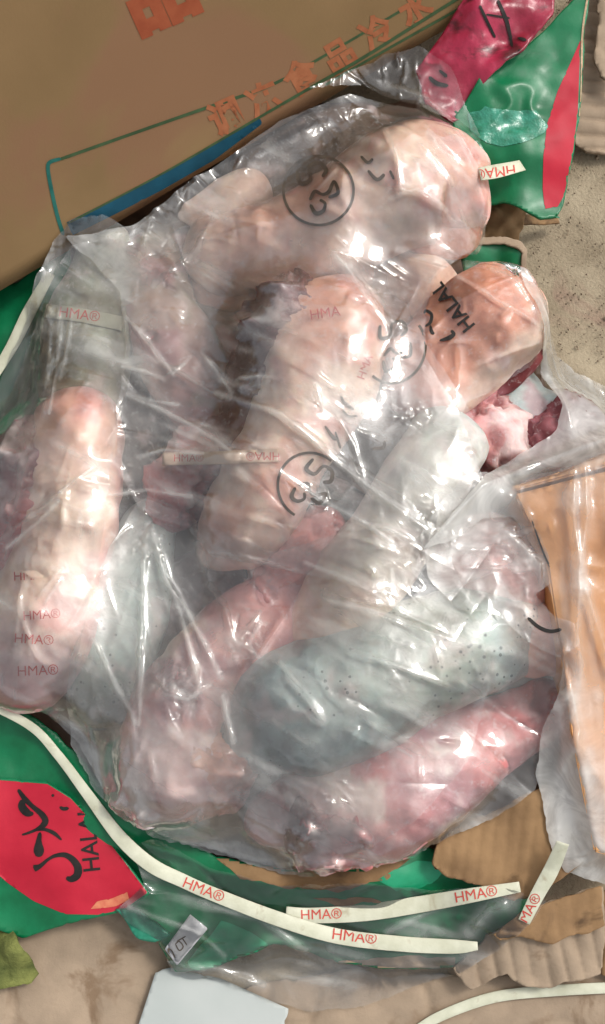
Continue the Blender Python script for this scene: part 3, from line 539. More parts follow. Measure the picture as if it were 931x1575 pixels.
meat('icy pink piece curving down to the lower left of the bag', [
    SK([(440, 925, 54, 112), (380, 975, 66, 116), (320, 1040, 68, 116), (276, 1110, 70, 110), (266, 1190, 86, 104)], [MAUVE, PINK, CREAM, ICE, PINK], seed=26, blot=[(PINK, .1, .8), (MAUVE, .3, .7)]),
    RW([(226, 1130, 34, 108), (218, 1190, 40, 100), (250, 1236, 36, 92)], [PINK, MAUVE, ICE], seed=27, blot=[(ICE, .1, .8)]), RW([(300, 1150, 36, 112), (345, 1205, 50, 96)], [ICE, PEACH, PINK], seed=37, blot=[(SALM, .1, .8)])], (300, 1100, .03))
meat('large grey speckled piece across the lower centre', [SK([(392, 1128, 62, 116), (440, 1100, 92, 124), (530, 1070, 96, 126), (630, 1018, 86, 124), (720, 985, 74, 120), (800, 972, 56, 112)], [GREY, (176, 182, 180), GREY, (176, 180, 166), GREY, PEACH], mat='tongue', seed=28, lump=.003)], (560, 1060, .03))
meat('reddish icy piece at the bottom of the lower bag', [
    SK([(420, 1262, 50, 92), (480, 1250, 66, 96), (570, 1228, 82, 100), (670, 1175, 74, 100), (760, 1128, 56, 96), (850, 1088, 42, 92)], [PINK, ICE, PINK, MAUVE, PINK, RED], seed=29, blot=[(WHITE, .3, .8), (RED, .2, .8), (MAR, .5, .6)]),
    RW([(470, 1270, 44, 100), (540, 1278, 46, 98), (610, 1256, 40, 98)], [PINK, RED, PINK], seed=30, blot=[(ICE, .0, .8), (MAR, .35, .8)])], (600, 1220, .03))
meat('bluish white piece with a teal cast at the left of the lower bag', [SK([(236, 800, 44, 92), (212, 880, 58, 98), (180, 980, 66, 98), (156, 1070, 58, 90)], [BLUE, GREY, (184, 196, 190), OLIVE], mat='tongue', seed=31)], (190, 940, .03))
meat('milky wrapped piece beside the left corner of the tan carton', [SK([(700, 850, 52, 112), (760, 868, 58, 116), (812, 900, 44, 110)], [PINK, ICE, WHITE], seed=32, blot=[(PINK, .1, .7)])], (760, 870, .03))
meat('peach piece end below the black curved print near the tan carton', [SK([(750, 955, 44, 100), (815, 985, 54, 108), (862, 995, 42, 104)], [PEACH, PEACH, PINK], seed=33)], (820, 985, .03))

SNW = {}
for k_, (pre, spots) in enumerate(SNW.items()):
    for ob in [x for x in col.objects if x.get('label', '').startswith(pre)]: sinews(ob, spots, 60 + k_)

# ------------------------------------------------------------------ plastic films (draped cloth, solved here)
def closed(rad, blur=3):
    """height map as a taut film sees it: hollows narrower than 2 rad bridged, small bumps smoothed"""
    H = HM.copy()
    def morph(H, op, k):
        P_ = np.pad(H, 1, 'edge'); n = op.reduce([P_[1:-1, 1:-1], P_[2:, 1:-1], P_[:-2, 1:-1], P_[1:-1, 2:], P_[1:-1, :-2]] + ([P_[2:, 2:], P_[:-2, 2:], P_[2:, :-2], P_[:-2, :-2]] if k % 2 else []), axis=0); return n
    for k in range(rad): H = morph(H, np.maximum, k)
    for k in range(rad): H = morph(H, np.minimum, k)
    for _ in range(blur * blur):
        P_ = np.pad(H, 1, 'edge'); H = .25 * (P_[2:, 1:-1] + P_[:-2, 1:-1] + P_[1:-1, 2:] + P_[1:-1, :-2]) * .8 + H * .2
    return np.maximum(H + .0015, HM + .0004)
def settle(poly, step, slack, wdir, iters, seed, g=.00005, creases=(), pin=None, smoothk=.06, env=420, slackvar=.6, lift=.0015, close=12, blur=6):
    HC = closed(close, blur)
    pts, ok, sd = grid_poly(poly, step); nx, ny = ok.shape; m = ok
    X = np.zeros((nx, ny, 3)); X[..., :2] = pts; Hs = hm(pts[..., 0], pts[..., 1], HC); z = Hs.copy()
    for _ in range(10): z = np.maximum(z, .25 * (np.roll(z, 1, 0) + np.roll(z, -1, 0) + np.roll(z, 1, 1) + np.roll(z, -1, 1)))
    for _ in range(env):                         # taut membrane over the obstacles
        q = np.where(m, z, Hs); a = .25 * (np.pad(q, 1, 'edge')[2:, 1:-1] + np.pad(q, 1, 'edge')[:-2, 1:-1] + np.pad(q, 1, 'edge')[1:-1, 2:] + np.pad(q, 1, 'edge')[1:-1, :-2])
        z = np.maximum(Hs, a)
    X[..., 2] = z + lift
    A = wdir(pts[..., 0], pts[..., 1])           # direction along the wrinkles
    nrm = np.stack([-np.sin(A), np.cos(A)], -1)
    sl = slack * (1 + slackvar * fbm(np.concatenate([pts * 9, np.full((nx, ny, 1), seed * 1.7)], -1), 2)); sl = np.clip(sl, 0, .2)
    X[..., 2] += .0012 * fbm(np.concatenate([pts * 90, np.full((nx, ny, 1), seed * 2.3)], -1), 2)
    cons = []
    for (di, dj) in ((1, 0), (0, 1), (1, 1), (1, -1)):
        for par in (0, 1):
            if di: ai = slice(par, nx - 1, 2); bi = slice(par + 1, nx, 2); na = len(range(*ai.indices(nx))); nb = len(range(*bi.indices(nx)))
            else: ai = bi = slice(0, nx)
            if di and dj == 0: aj = bj = slice(0, ny)
            elif dj == 1 and di: aj = slice(0, ny - 1); bj = slice(1, ny)
            elif dj == -1: aj = slice(1, ny); bj = slice(0, ny - 1)
            else: aj = slice(par, ny - 1, 2); bj = slice(par + 1, ny, 2)
            wgt = (m[ai, aj] & m[bi, bj]).astype(float)
            d = X[bi, bj] - X[ai, aj]; L = np.linalg.norm(d, axis=-1) + 1e-9
            e = d[..., :2] / (np.linalg.norm(d[..., :2], axis=-1)[..., None] + 1e-9); k = (e * nrm[ai, aj]).sum(-1) ** 2
            cons.append((ai, aj, bi, bj, wgt * .5, L * (1 + sl[ai, aj] * k + .006)))
    Xp = X.copy(); mm = m[..., None].astype(float)
    if pin is not None: pm = pin(pts[..., 0], pts[..., 1]) & m
    for it in range(iters):
        V = (X - Xp) * .93; Xp = X.copy(); X = X + V; X[..., 2] -= g
        for rep in range(3):
            for (ai, aj, bi, bj, wgt, L0) in cons:
                a = X[ai, aj]; b = X[bi, bj]; d = b - a; L = np.sqrt((d * d).sum(-1)) + 1e-9; c = d * (wgt * (L - L0) / L)[..., None]
                X[ai, aj] = a + c; X[bi, bj] = b - c
        lap = np.zeros_like(X[..., 2]); zz = X[..., 2]
        okc = m[2:, 1:-1] & m[:-2, 1:-1] & m[1:-1, 2:] & m[1:-1, :-2]
        lap[1:-1, 1:-1] = np.where(okc, .25 * (zz[2:, 1:-1] + zz[:-2, 1:-1] + zz[1:-1, 2:] + zz[1:-1, :-2]) - zz[1:-1, 1:-1], 0)
        X[..., 2] += smoothk * lap
        H = hm(X[..., 0], X[..., 1], HC) + lift; hit = X[..., 2] < H
        X[..., 2] = np.where(hit, H, X[..., 2]); X[..., :2] = np.where(hit[..., None], Xp[..., :2] + .35 * (X[..., :2] - Xp[..., :2]), X[..., :2])
        if pin is not None: X[pm] = Xp[pm]
        X = np.where(mm > 0, X, Xp)
    return X, ok, sd
def angdir(deg): return lambda x, y: np.full(np.shape(x), R(deg))
def radial(u, v):
    c = P1(u, v, .12); return lambda x, y: np.arctan2(y - c[1], x - c[0])
HZ = 0.85
def film(name, label, outline, zest, *, dens=420, crinkle=(), mat='film', step=.0027, slack=.02, wdir=angdir(-28), iters=70, seed=1, haze=.16, hz=None, creases=(), cat='plastic bag', group='clear plastic bags over the meat', crump=.0005, cscale=34, rough=.0015, **k):
    poly = rough_outline(px_world(outline, zest), .008, rough, seed)
    X, ok, sd = settle(poly, step, slack, wdir, iters, seed, **k)
    m0 = mesh_np(name, X[ok], quads(ok)); o = bpy.data.objects.new(name, m0); col.objects.link(o)
    md = o.modifiers.new('s', 'SUBSURF'); md.levels = 1; md.render_levels = 1; bpy.context.view_layer.update()
    m = bpy.data.meshes.new_from_object(o.evaluated_get(bpy.context.evaluated_depsgraph_get())); o.modifiers.clear(); o.data = m
    v = np.empty(len(m.vertices) * 3); m.vertices.foreach_get('co', v); v = v.reshape(-1, 3)
    v[:, 2] += crump * (1 - 3 * np.abs(fbm(v * cscale + seed, 2)))
    hadd = np.zeros(len(v)); rr = np.random.default_rng(seed)
    area = len(v) * (step / 2) ** 2; lo_, hi_ = v.min(0), v.max(0)
    for q_ in range(int(area * dens)):
        c0 = lo_ + (hi_ - lo_) * rr.random(3); c0 = v[np.argmin(((v[:, :2] - c0[:2]) ** 2).sum(1))][:2]; a_ = wdir(c0[:1], c0[1:2])[0] + rr.normal(0, .38) + (1.3 if rr.random() < .12 else 0); ln = .010 + .07 * rr.random() ** 2
        dx = v[:, 0] - c0[0]; dy = v[:, 1] - c0[1]; s_ = dx * math.cos(a_) + dy * math.sin(a_); k_ = np.abs(s_) < ln
        bend = rr.normal(0, .06) * s_[k_] * s_[k_] / ln; tt_ = -dx[k_] * math.sin(a_) + dy[k_] * math.cos(a_) - bend; wd_ = .0018 + .0035 * rr.random() ** 2; am_ = wd_ * (.35 + .6 * rr.random()) * (1 if rr.random() < .7 else -1)
        v[k_, 2] += am_ * np.exp(-np.abs(tt_) / wd_) * (1 - (s_[k_] / ln) ** 2)
    for (line, amp, wd) in creases:
        L = px_world([(a, b) for a, b in line], zest + .04); best = np.full(len(v), 1e9); tt = np.zeros(len(v)); tot = 0
        Ls = np.linalg.norm(np.diff(L, axis=0), axis=1); cum = np.concatenate([[0], np.cumsum(Ls)])
        for i in range(len(L) - 1):
            d = L[i + 1] - L[i]; t = np.clip(((v[:, :2] - L[i]) @ d) / (d @ d), 0, 1); c = L[i] + t[:, None] * d; dd = np.linalg.norm(v[:, :2] - c, axis=1)
            kk = dd < best; best[kk] = dd[kk]; tt[kk] = (cum[i] + t[kk] * Ls[i]) / cum[-1]
        best = best + .0012 * vnoise(v * 60 + seed) 
        wd = wd * 1.35; amp = math.copysign(wd * .95, amp); pr = np.exp(-np.abs(best) / wd) * np.clip(np.sin(np.pi * np.clip(tt, .03, .97)) * 2.2, 0, 1); v[:, 2] += amp * pr; hadd += .22 * np.exp(-(best / (wd * 1.2)) ** 2)
    for (u, vv, rp, am) in crinkle:               # patches of short sharp folds
        c = P1(u, vv, zest + .03); R_ = rp * PXM
        for q_ in range(int(10 + rp * .5)):
            c0 = c[:2] + rr.normal(0, .5, 2) * R_; a_ = wdir(c0[:1], c0[1:2])[0] + rr.normal(0, .7); ln = R_ * (.15 + .5 * rr.random())
            dx = v[:, 0] - c0[0]; dy = v[:, 1] - c0[1]; s_ = dx * math.cos(a_) + dy * math.sin(a_); k_ = np.abs(s_) < ln
            t_ = -dx[k_] * math.sin(a_) + dy[k_] * math.cos(a_); wd_ = .0011 + .0012 * rr.random(); v[k_, 2] += wd_ * rr.choice([-1, 1]) * (.5 + .5 * rr.random()) * np.exp(-np.abs(t_) / wd_) * (1 - np.abs(s_[k_]) / ln)
        hadd = hadd + .10 * np.exp(-((v[:, 0] - c[0]) ** 2 + (v[:, 1] - c[1]) ** 2) / R_ ** 2)
    A_ = wdir(np.array([v[:, 0].mean() + .02]), np.array([v[:, 1].mean() + .03]))[0]; s_ = v[:, 0] * np.cos(A_) + v[:, 1] * np.sin(A_); t_ = -v[:, 0] * np.sin(A_) + v[:, 1] * np.cos(A_)
    stre = fbm(np.column_stack([s_ * 9, t_ * 55, np.full(len(v), seed * 1.3)]), 3)
    h = HZ * haze * (1 + .5 * fbm(v * 7 + seed, 3) + .75 * stre) + hadd + .35 * np.clip(stre - .35, 0, 1)
    if hz:
        for (u, vv, rp, am) in hz:
            c = P1(u, vv, zest + .03); h = h + am * np.exp(-((v[:, 0] - c[0]) ** 2 + (v[:, 1] - c[1]) ** 2) / (rp * PXM) ** 2)
    m.vertices.foreach_set('co', v.ravel()); m.update(); attr(m, 'haze', np.clip(h, .02, .85)); m.materials.clear(); m.materials.append(M[mat]); smooth(m)
    tag(o, label, cat, group); b = bvh_of(m); _bv[o.name] = b; raise_hm(m, b); return o
def strap(label, pts, zoff=.0015, width=18, group='white printed straps', flat=True, z=None, texts=(), mat='strap', win=9):
    """pts rows (u,v[,w]); laid on the height map"""
    p = np.array([(a[0], a[1], a[2] if len(a) > 2 else width) for a in pts], float); L = np.linalg.norm(np.diff(p[:, :2], axis=0), axis=1).sum(); n = max(8, int(L / 4)); c = cr(p, n)
    zz = np.full(n, .06)
    for _ in range(4):
        w_ = P(c[:, 0], c[:, 1], zz); zz = hm(w_[:, 0], w_[:, 1]) if z is None else np.interp(np.linspace(0, 1, n), np.linspace(0, 1, len(z)), z)
    if z is None:
        pz = np.pad(zz, win, 'edge'); zz = np.array([pz[i:i + 2 * win + 1].max() for i in range(n)]); kz = np.hanning(2 * win + 3)[1:-1]; kz /= kz.sum(); zz = np.maximum(np.convolve(np.pad(zz, win, 'edge'), kz, 'valid'), zz * 0) + zoff
    C = P(c[:, 0], c[:, 1], zz); T = np.gradient(C, axis=0); T /= np.linalg.norm(T, axis=1)[:, None]; Sd = np.cross(T, [0, 0, 1]); Sd /= np.linalg.norm(Sd, axis=1)[:, None]
    hw = (c[:, 2] * PXM * .5)[:, None]; V = []; th = .0003
    for s, dz in ((-1, 0), (-.94, th), (0, th * 1.3), (.94, th), (1, 0), (0, -.0001)): V.append(C + Sd * hw * s + np.array([0, 0, dz]))
    V = np.vstack(V); F = [[k * n + i, k * n + i + 1, ((k + 1) % 6) * n + i + 1, ((k + 1) % 6) * n + i] for k in range(6) for i in range(n - 1)]
    F += [[k * n for k in range(6)], [k * n + n - 1 for k in range(5, -1, -1)]]
    o = link('strap', mesh_np('strap', V, F), M[mat]); tag(o, label, 'strap', group)
    bm = bmesh.new(); bm.from_mesh(o.data); bmesh.ops.recalc_face_normals(bm, faces=bm.faces[:]); bm.to_mesh(o.data); bm.free()
    if texts: decal('print', [text(*t) for t in texts], o, M['redink'], .0005)
    raise_hm(o.data); return o

# straps that lie under the bags
strap('short white strap end lying under the film on the olive grey piece', [(70, 478), (120, 484), (190, 498)], width=23, mat='strap_dull', texts=[('HMA®', 122, 484, 22, -8)])
strap('pale strap crossing under the film below the dark maroon side', [(250, 706), (340, 704), (430, 700)], width=20, mat='strap_pink', texts=[('HMA®', 405, 701, 18, 180), ('HMA®', 290, 705, 16, 0)])
strap('white strap along the green side wall at the left', [(-10, 580, 16), (20, 530, 20), (45, 480, 22), (78, 420, 16)], z=[.075, .085, .095, .10])

bag_r = film('plastic_bag', 'clear bag with HALAL print round the salmon coloured piece', [(596, 560), (640, 492), (688, 432), (715, 415), (780, 418), (815, 440), (842, 490), (838, 530), (812, 570), (760, 606), (712, 634), (700, 665), (650, 690), (600, 650)], .11, slack=.02, wdir=angdir(40), seed=41, haze=.05, iters=45,
    creases=[([(700, 420), (760, 470), (830, 500)], .002, .0015), ([(760, 415), (800, 440), (838, 500)], .003, .002), ([(712, 660), (720, 630), (760, 604)], .002, .002)])
decal('print', [text('HALAL', 697, 471, 31, 128, .95, 0, 4, .02), stroke([(652, 482, 3), (656, 478, 5), (664, 484, 5), (662, 496, 5), (654, 502, 3)], 2), stroke([(662, 500, 3), (664, 510, 6), (668, 514, 4)], 2), stroke([(676, 524, 3), (690, 520, 7), (698, 514, 6), (694, 508, 4)], 2)], bag_r, M['ink'], .0014)

bag_l = film('plastic_bag', 'clear bag over the long left pieces of meat', [(-60, 640), (-20, 585), (30, 510), (62, 450), (92, 396), (118, 366), (165, 352), (206, 372), (205, 440), (196, 540), (192, 640), (178, 740), (166, 840), (142, 950), (118, 1060), (96, 1092), (40, 1096), (-20, 1090), (-60, 1080)], .10, slack=.022, wdir=angdir(80), seed=42, haze=.10, iters=60, crinkle=[(80, 520, 26, .002), (68, 600, 22, .002), (20, 790, 26, .002)], hz=[(20, 700, 50, .12), (40, 560, 40, .25), (0, 640, 50, .2)],
    creases=[([(90, 460), (84, 520), (70, 570), (66, 640)], .004, .002), ([(75, 470), (70, 540), (62, 600)], .003, .002), ([(0, 830), (60, 790), (150, 720)], .003, .002), ([(95, 880), (60, 925)], .002, .0015), ([(35, 540), (10, 640), (0, 700)], .004, .003)])
marks = [text('HMA', 42, 886, 20, 3), text('HMA®', 64, 946, 20, 4), text('HMA®', 52, 984, 21, -4), text('HMA®', 58, 1032, 22, 2)]
decal('print', marks, bag_l, M['redink'], -.0009)

bag_b = film('plastic_bag', 'large clear bag over the lower meat with wet creases fanning from its knot', [(222, 768), (250, 775), (310, 812), (420, 862), (520, 838), (560, 780), (640, 700), (715, 700), (745, 780), (742, 860), (770, 920), (840, 975), (885, 1010), (890, 1085), (868, 1130), (835, 1175), (826, 1215), (760, 1262), (690, 1290), (640, 1318), (560, 1335), (480, 1350), (420, 1345), (330, 1318), (240, 1292), (188, 1262), (130, 1205), (96, 1140), (100, 1085), (118, 1010), (150, 930), (172, 850)], .11, slack=.02,
    wdir=lambda x, y: np.where(x < P1(380, 900, .1)[0], radial(225, 770)(x, y), R(-30)), seed=44, haze=.10, iters=80, crinkle=[(320, 860, 34, .0035), (280, 1060, 40, .0015), (230, 830, 30, .002), (370, 1000, 36, .002), (500, 1240, 50, .0012), (735, 1050, 20, .003), (200, 1240, 30, .0015)], hz=[(170, 850, 60, .3), (140, 1130, 70, .22), (240, 1260, 70, .25), (380, 1300, 60, .18), (330, 1000, 60, .12), (560, 980, 70, .14), (760, 1200, 70, .15), (250, 1050, 50, .1)],
    creases=[([(228, 800), (246, 880), (275, 935), (300, 1035), (305, 1060)], .004, .0016), ([(232, 810), (250, 880), (290, 945), (335, 1040)], .0045, .0016), ([(300, 830), (320, 890), (345, 930), (360, 990)], .006, .003), ([(222, 800), (212, 960), (208, 1110)], .003, .002), ([(140, 980), (170, 1050), (205, 1105)], .003, .002),
             ([(500, 918), (600, 950), (700, 990)], .003, .002), ([(540, 1000), (620, 1030), (700, 1060)], .003, .0018), ([(346, 1065), (352, 1120), (360, 1138)], .003, .002), ([(430, 1020), (470, 1070), (500, 1110)], .0025, .0015), ([(250, 1060), (290, 1070), (320, 1050)], .003, .002), ([(400, 940), (370, 985), (390, 1010)], .004, .002), ([(220, 1260), (330, 1300), (430, 1330)], .003, .003)])
bag_t = film('plastic_bag', 'big clear bag with circular black stamps over the top and centre meat', [(104, 372), (150, 362), (206, 346), (300, 274), (370, 222), (430, 180), (480, 150), (545, 140), (600, 152), (650, 170), (694, 200), (722, 250), (752, 305), (752, 345), (735, 388), (698, 402), (668, 430), (650, 470), (648, 540), (690, 600), (724, 650), (738, 712), (716, 760), (690, 820), (650, 880), (600, 925), (520, 900), (430, 880), (330, 860), (290, 812), (222, 790), (188, 730), (180, 640), (196, 540), (188, 450), (140, 400)], .13, slack=.02, wdir=angdir(-28), seed=45, haze=.12, iters=80, crinkle=[(400, 590, 24, .002), (350, 570, 24, .0015), (640, 640, 26, .003), (575, 440, 34, .002), (655, 800, 30, .003), (230, 380, 50, .0025), (500, 760, 26, .002), (380, 700, 22, .002), (550, 400, 30, .002)], hz=[(150, 400, 60, .2), (250, 350, 60, .2), (520, 620, 60, .12), (640, 720, 70, .12), (700, 240, 40, .12), (560, 460, 50, .1), (220, 480, 60, .12)],
    creases=[([(188, 470), (240, 540), (275, 560), (340, 600)], .004, .0018), ([(180, 545), (245, 565), (280, 545)], .0035, .0016), ([(186, 590), (240, 615), (330, 660), (360, 690)], .0045, .0018), ([(340, 600), (430, 640), (520, 710), (590, 760), (680, 820)], .0055, .0022), ([(420, 640), (520, 700), (620, 760), (700, 860)], .004, .002), ([(310, 525), (335, 555), (360, 590)], .003, .0015), ([(215, 690), (280, 718), (330, 728)], .003, .0015),
             ([(510, 380), (560, 440), (600, 500), (620, 560)], .006, .003), ([(540, 400), (590, 455), (610, 490)], .004, .002), ([(640, 210), (690, 260), (735, 345)], .004, .003), ([(590, 190), (610, 240), (615, 300)], .003, .002), ([(250, 830), (360, 850), (480, 880)], .003, .002), ([(230, 420), (300, 360), (330, 300)], .005, .003), ([(540, 700), (550, 740), (570, 760)], .003, .0015), ([(600, 290), (650, 300), (700, 320)], .003, .003)])
def stamp(u, v, ru, rv, ang, gap=(0, 360)):
    a = np.radians(np.linspace(gap[0], gap[1], 40)); ca, sa = math.cos(R(ang)), math.sin(R(ang))
    T = lambda x, y: (u + x * ru * ca - y * rv * sa, v + x * ru * sa + y * rv * ca)
    out = [stroke([(*T(math.cos(t), math.sin(t)), 4.2) for t in a], 3, cap=False)]
    for st in ([(-.67, -.5, 4), (-.52, -.16, 6), (-.26, -.3, 5), (-.32, -.66, 4), (-.06, -.8, 5), (.16, -.62, 6), (.08, -.4, 4)], [(-.22, .3, 4), (-.1, .04, 5), (.12, .1, 4), (.3, .0, 5), (.42, -.3, 4), (.56, .02, 5), (.3, .18, 4)], [(-.2, .42, 4), (-.02, .66, 6), (.18, .58, 5), (.22, .36, 4), (.06, .26, 4)]):
        out.append(stroke([(*T(x, y), w * 1.1 * ru / 52) for x, y, w in st], 2))
    return out
decal('stamp_print', stamp(490, 293, 54, 53, 5), bag_t, M['ink_soft'], .0009)
decal('stamp_print', stamp(478, 748, 52, 50, 60, (60, 250)), bag_t, M['ink_soft'], .0009)
decal('stamp_print', stamp(606, 536, 48, 54, 20, (-60, 110)), bag_t, M['ink_soft'], .0009)
decal('faded_print', [stroke([(524, 608, 3), (530, 620, 5), (545, 630, 4)], 2), stroke([(526, 630, 3), (536, 640, 4), (550, 640, 3)], 2), stroke([(500, 655, 3), (512, 672, 6), (520, 676, 4)], 2), stroke([(516, 664, 3), (524, 690, 4)], 2), stroke([(572, 690, 4), (590, 688, 5), (592, 678, 4)], 2),
    stroke([(555, 240, 4), (566, 250, 5), (574, 244, 4)], 2), stroke([(566, 262, 4), (580, 276, 6), (592, 268, 5)], 2), stroke([(600, 262, 4), (606, 276, 4)], 2)], bag_t, M['ink_soft'], .0009)
decal('red_print', [text('HMA', 500, 482, 22, 8), text('HMA', 562, 565, 18, 70), text('HMA®', 820, 690, 18, 8)], bag_t, M['redink'], -.0009)

bag_k = film('plastic_bag', 'milky bunched bag beside the left corner of the tan carton', [(640, 840), (672, 790), (706, 752), (742, 742), (778, 768), (806, 806), (832, 866), (836, 905), (812, 925), (842, 960), (868, 968), (880, 1000), (850, 1016), (800, 990), (756, 950), (700, 945), (655, 900)], .115, mat='film_soft', slack=.06, wdir=radial(650, 860), seed=43, haze=.17, iters=60, crinkle=[(790, 850, 30, .002), (660, 800, 24, .003)], hz=[(700, 800, 46, .38), (668, 880, 36, .28), (800, 860, 30, .12)],
    creases=[([(770, 812), (800, 840), (828, 870), (832, 905)], .005, .003), ([(680, 780), (660, 830), (650, 890)], .005, .004), ([(736, 748), (700, 800), (690, 860)], .004, .003)])
decal('print', [stroke([(812, 950, 5), (828, 964, 6), (846, 971, 6), (864, 968, 5)], 3), stroke([(818, 800, 2), (836, 850, 3), (850, 880, 3)], 3)], bag_k, M['ink'], .0012)

bag_o = film('plastic_bag', 'thin outer liner stretched over the whole heap with long diagonal crease lines', [(30, 520), (66, 452), (110, 378), (206, 352), (300, 282), (430, 190), (540, 148), (640, 166), (698, 208), (748, 305), (728, 384), (672, 430), (652, 480), (650, 560), (700, 640), (732, 716), (706, 800), (690, 870), (730, 950), (752, 1060), (720, 1170), (640, 1262), (540, 1320), (430, 1338), (330, 1312), (240, 1286), (150, 1216), (104, 1130), (60, 1092), (0, 1086), (-60, 1076), (-60, 700), (-10, 600)], .14, mat='film_mid', step=.0030, slack=.012, wdir=lambda x, y: np.where((x < P1(400, 900, .1)[0]) & (y < P1(225, 790, .1)[1]), radial(225, 770)(x, y), R(-28)), seed=52, haze=.05, iters=50, close=16, blur=9, dens=260, crump=.0003, rough=.001,
    hz=[(180, 930, 70, .16), (190, 1160, 80, .16), (300, 1280, 90, .18), (600, 1250, 80, .08), (30, 620, 50, .16), (160, 700, 60, .08), (190, 860, 50, .12), (560, 560, 50, .06), (640, 760, 60, .08), (330, 1060, 50, .08), (420, 250, 60, .05)],
    crinkle=[(400, 590, 22, 1), (640, 640, 22, 1), (575, 440, 30, 1), (655, 800, 26, 1), (320, 850, 30, 1), (280, 1070, 34, 1), (80, 540, 24, 1)],
    creases=[([(188, 466), (222, 505), (262, 560)], .0035, .0012), ([(180, 545), (215, 552), (248, 568)], .003, .0011), ([(186, 590), (240, 612), (300, 645), (352, 690)], .004, .0013), ([(190, 588), (230, 600), (270, 606)], .003, .001), ([(262, 556), (290, 530)], .003, .001),
        ([(330, 590), (430, 640), (520, 710), (600, 770), (690, 836)], .004, .0016), ([(420, 720), (500, 770), (560, 800), (610, 838)], .003, .0012), ([(560, 800), (600, 812), (640, 830)], .003, .0012), ([(500, 918), (560, 935), (630, 962)], .003, .0013), ([(470, 860), (540, 890), (620, 940), (700, 975)], .003, .0013),
        ([(540, 1004), (600, 1020), (680, 1050)], .003, .0013), ([(228, 806), (244, 870), (268, 926), (284, 975), (304, 1050)], .004, .0014), ([(236, 812), (256, 880), (290, 945), (314, 985), (338, 1038)], .004, .0014), ([(212, 850), (214, 960), (206, 1110)], .003, .0014), ([(145, 990), (170, 1050), (200, 1106)], .003, .0013), ([(340, 1066), (346, 1100), (356, 1138)], .003, .0013),
        ([(306, 524), (330, 556), (356, 596)], .003, .001), ([(366, 574), (400, 576), (424, 582)], .003, .001), ([(484, 592), (500, 640)], .003, .001), ([(520, 640), (545, 680), (562, 740)], .003, .0012), ([(206, 690), (250, 678), (310, 690)], .003, .0011), ([(160, 750), (220, 740), (290, 752)], .003, .0012), ([(0, 832), (50, 796), (84, 762)], .004, .0014), ([(88, 880), (62, 922)], .003, .0012), ([(100, 455), (92, 510), (80, 560)], .003, .0011), ([(84, 470), (76, 520), (70, 570), (66, 620)], .003, .0011),
        ([(440, 1040), (470, 1076), (500, 1108)], .003, .0012), ([(250, 1064), (285, 1072), (320, 1050)], .003, .0012), ([(400, 950), (380, 985), (396, 1008)], .003, .0012), ([(516, 384), (540, 410), (560, 450), (600, 490)], .004, .0014), ([(600, 300), (640, 286), (690, 308)], .003, .0014)])
# right liner
bag_e = film('plastic_liner', 'whitish plastic liner draped over the tan carton at the right', [(800, 408), (840, 424), (880, 462), (930, 506), (990, 530), (1000, 1380), (930, 1362), (884, 1346), (862, 1300), (846, 1240), (832, 1185), (838, 1130), (862, 1060), (866, 1000), (846, 920), (822, 850), (786, 800), (740, 800), (690, 840), (650, 850), (700, 790), (742, 738), (800, 690), (862, 652), (870, 610), (846, 560), (836, 500), (806, 440)], .15, mat='film_thin', slack=.008, wdir=lambda x, y: np.where(y > P1(900, 720, .1)[1], R(-50), R(95)), seed=46, haze=.055, iters=60, dens=110, group='plastic liners', cat='plastic liner',
    hz=[(840, 440, 50, .35), (900, 520, 60, .3), (930, 600, 80, .3), (760, 740, 50, .35), (850, 680, 50, .3), (930, 650, 50, .25), (690, 820, 50, .25), (900, 1080, 40, .3), (890, 1220, 100, .5), (930, 1320, 80, .4), (890, 760, 20, .3), (895, 900, 16, .3)],
    creases=[([(650, 846), (700, 790), (745, 742), (820, 700), (900, 670), (990, 640)], .011, .008), ([(890, 690), (886, 780), (898, 860), (896, 960), (906, 1050)], .009, .004), ([(905, 700), (908, 790), (900, 870)], .005, .003), ([(810, 420), (850, 480), (880, 560), (900, 640)], .006, .004), ([(900, 520), (930, 530), (980, 540)], .006, .004), ([(900, 880), (930, 960), (960, 1040)], .006, .004), ([(870, 1080), (890, 1060), (905, 1120), (880, 1200)], .004, .003), ([(840, 430), (872, 480), (900, 520)], .004, .002)])
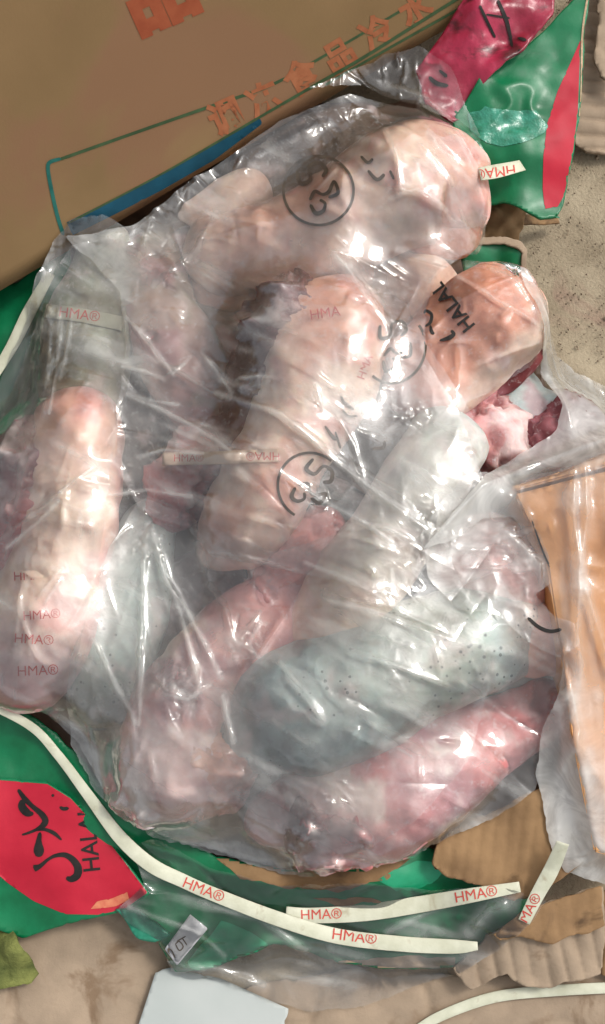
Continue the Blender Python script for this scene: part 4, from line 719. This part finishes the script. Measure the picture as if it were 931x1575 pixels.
# film over the green front wall and the small films
bag_f = film('plastic_film', 'thin clear film over the green front wall and the grey label', [(176, 1404), (224, 1360), (200, 1300), (240, 1290), (330, 1340), (430, 1362), (560, 1360), (660, 1372), (770, 1366), (836, 1384), (790, 1444), (700, 1504), (640, 1524), (560, 1556), (480, 1562), (400, 1540), (330, 1512), (262, 1500), (240, 1440)], .06, mat='film_thin', dens=300, slack=.045, wdir=angdir(-12), seed=47, haze=.03, iters=60, group='plastic liners', cat='plastic film', hz=[(520, 1510, 70, .18), (660, 1490, 50, .12), (400, 1510, 50, .08)],
    creases=[([(600, 1440), (680, 1400), (730, 1380)], .004, .002), ([(730, 1440), (760, 1400), (790, 1390)], .009, .005), ([(250, 1500), (330, 1505), (400, 1530)], .005, .003), ([(330, 1400), (400, 1420), (470, 1470)], .003, .002), ([(190, 1400), (300, 1440), (340, 1480)], .003, .0015)])
bag_m = film('plastic_film', 'dark wrinkled film over the pink flap beside the big carton', [(470, 160), (520, 140), (590, 96), (640, 82), (690, 112), (712, 160), (735, 215), (748, 262), (728, 262), (700, 205), (650, 172), (560, 146)], .12, slack=.08, seed=48, mat='film_thin', haze=.03, iters=50, wdir=angdir(-60), group='plastic liners', cat='plastic film', creases=[([(600, 110), (660, 130), (700, 180)], .005, .003)])

# straps that lie on top
strap('long white strap curving along the foot of the lower bag', [(-40, 1072, 12), (46, 1116, 13), (90, 1162, 14), (135, 1222, 16), (185, 1288, 20), (232, 1330, 21), (280, 1354, 20), (330, 1376, 20), (430, 1414, 21), (520, 1440, 22), (620, 1452, 22), (700, 1456, 20), (735, 1455, 12)], texts=[('HMA®', 313, 1369, 23, -22), ('HMA®', 545, 1441, 24, -7)], zoff=.003)
strap('white strap from the crossing up to the brown torn cardboard', [(440, 1404, 18), (480, 1408, 22), (560, 1404, 24), (640, 1392, 24), (720, 1378, 21), (800, 1364, 15)], texts=[('HMA®', 494, 1407, 22, 2), ('HMA®', 732, 1376, 23, 10)], zoff=.001)
strap('short white strap standing up from the ribbed cardboard', [(806, 1418, 18), (826, 1378, 20), (848, 1338, 22), (866, 1296, 18)], z=[.08, .09, .10, .12], texts=[('HMA®', 812, 1404, 22, 60)])
strap('bare white strap arching over the cardboard on the bottom edge', [(630, 1592, 14), (680, 1562, 15), (760, 1534, 16), (850, 1524, 16), (960, 1518, 16)], zoff=.004)
strap('short white strap stuck on the green rear flap', [(738, 268, 22), (765, 263, 24), (804, 254, 20)], texts=[('HMA®', 762, 264, 22, 187)], zoff=.002)
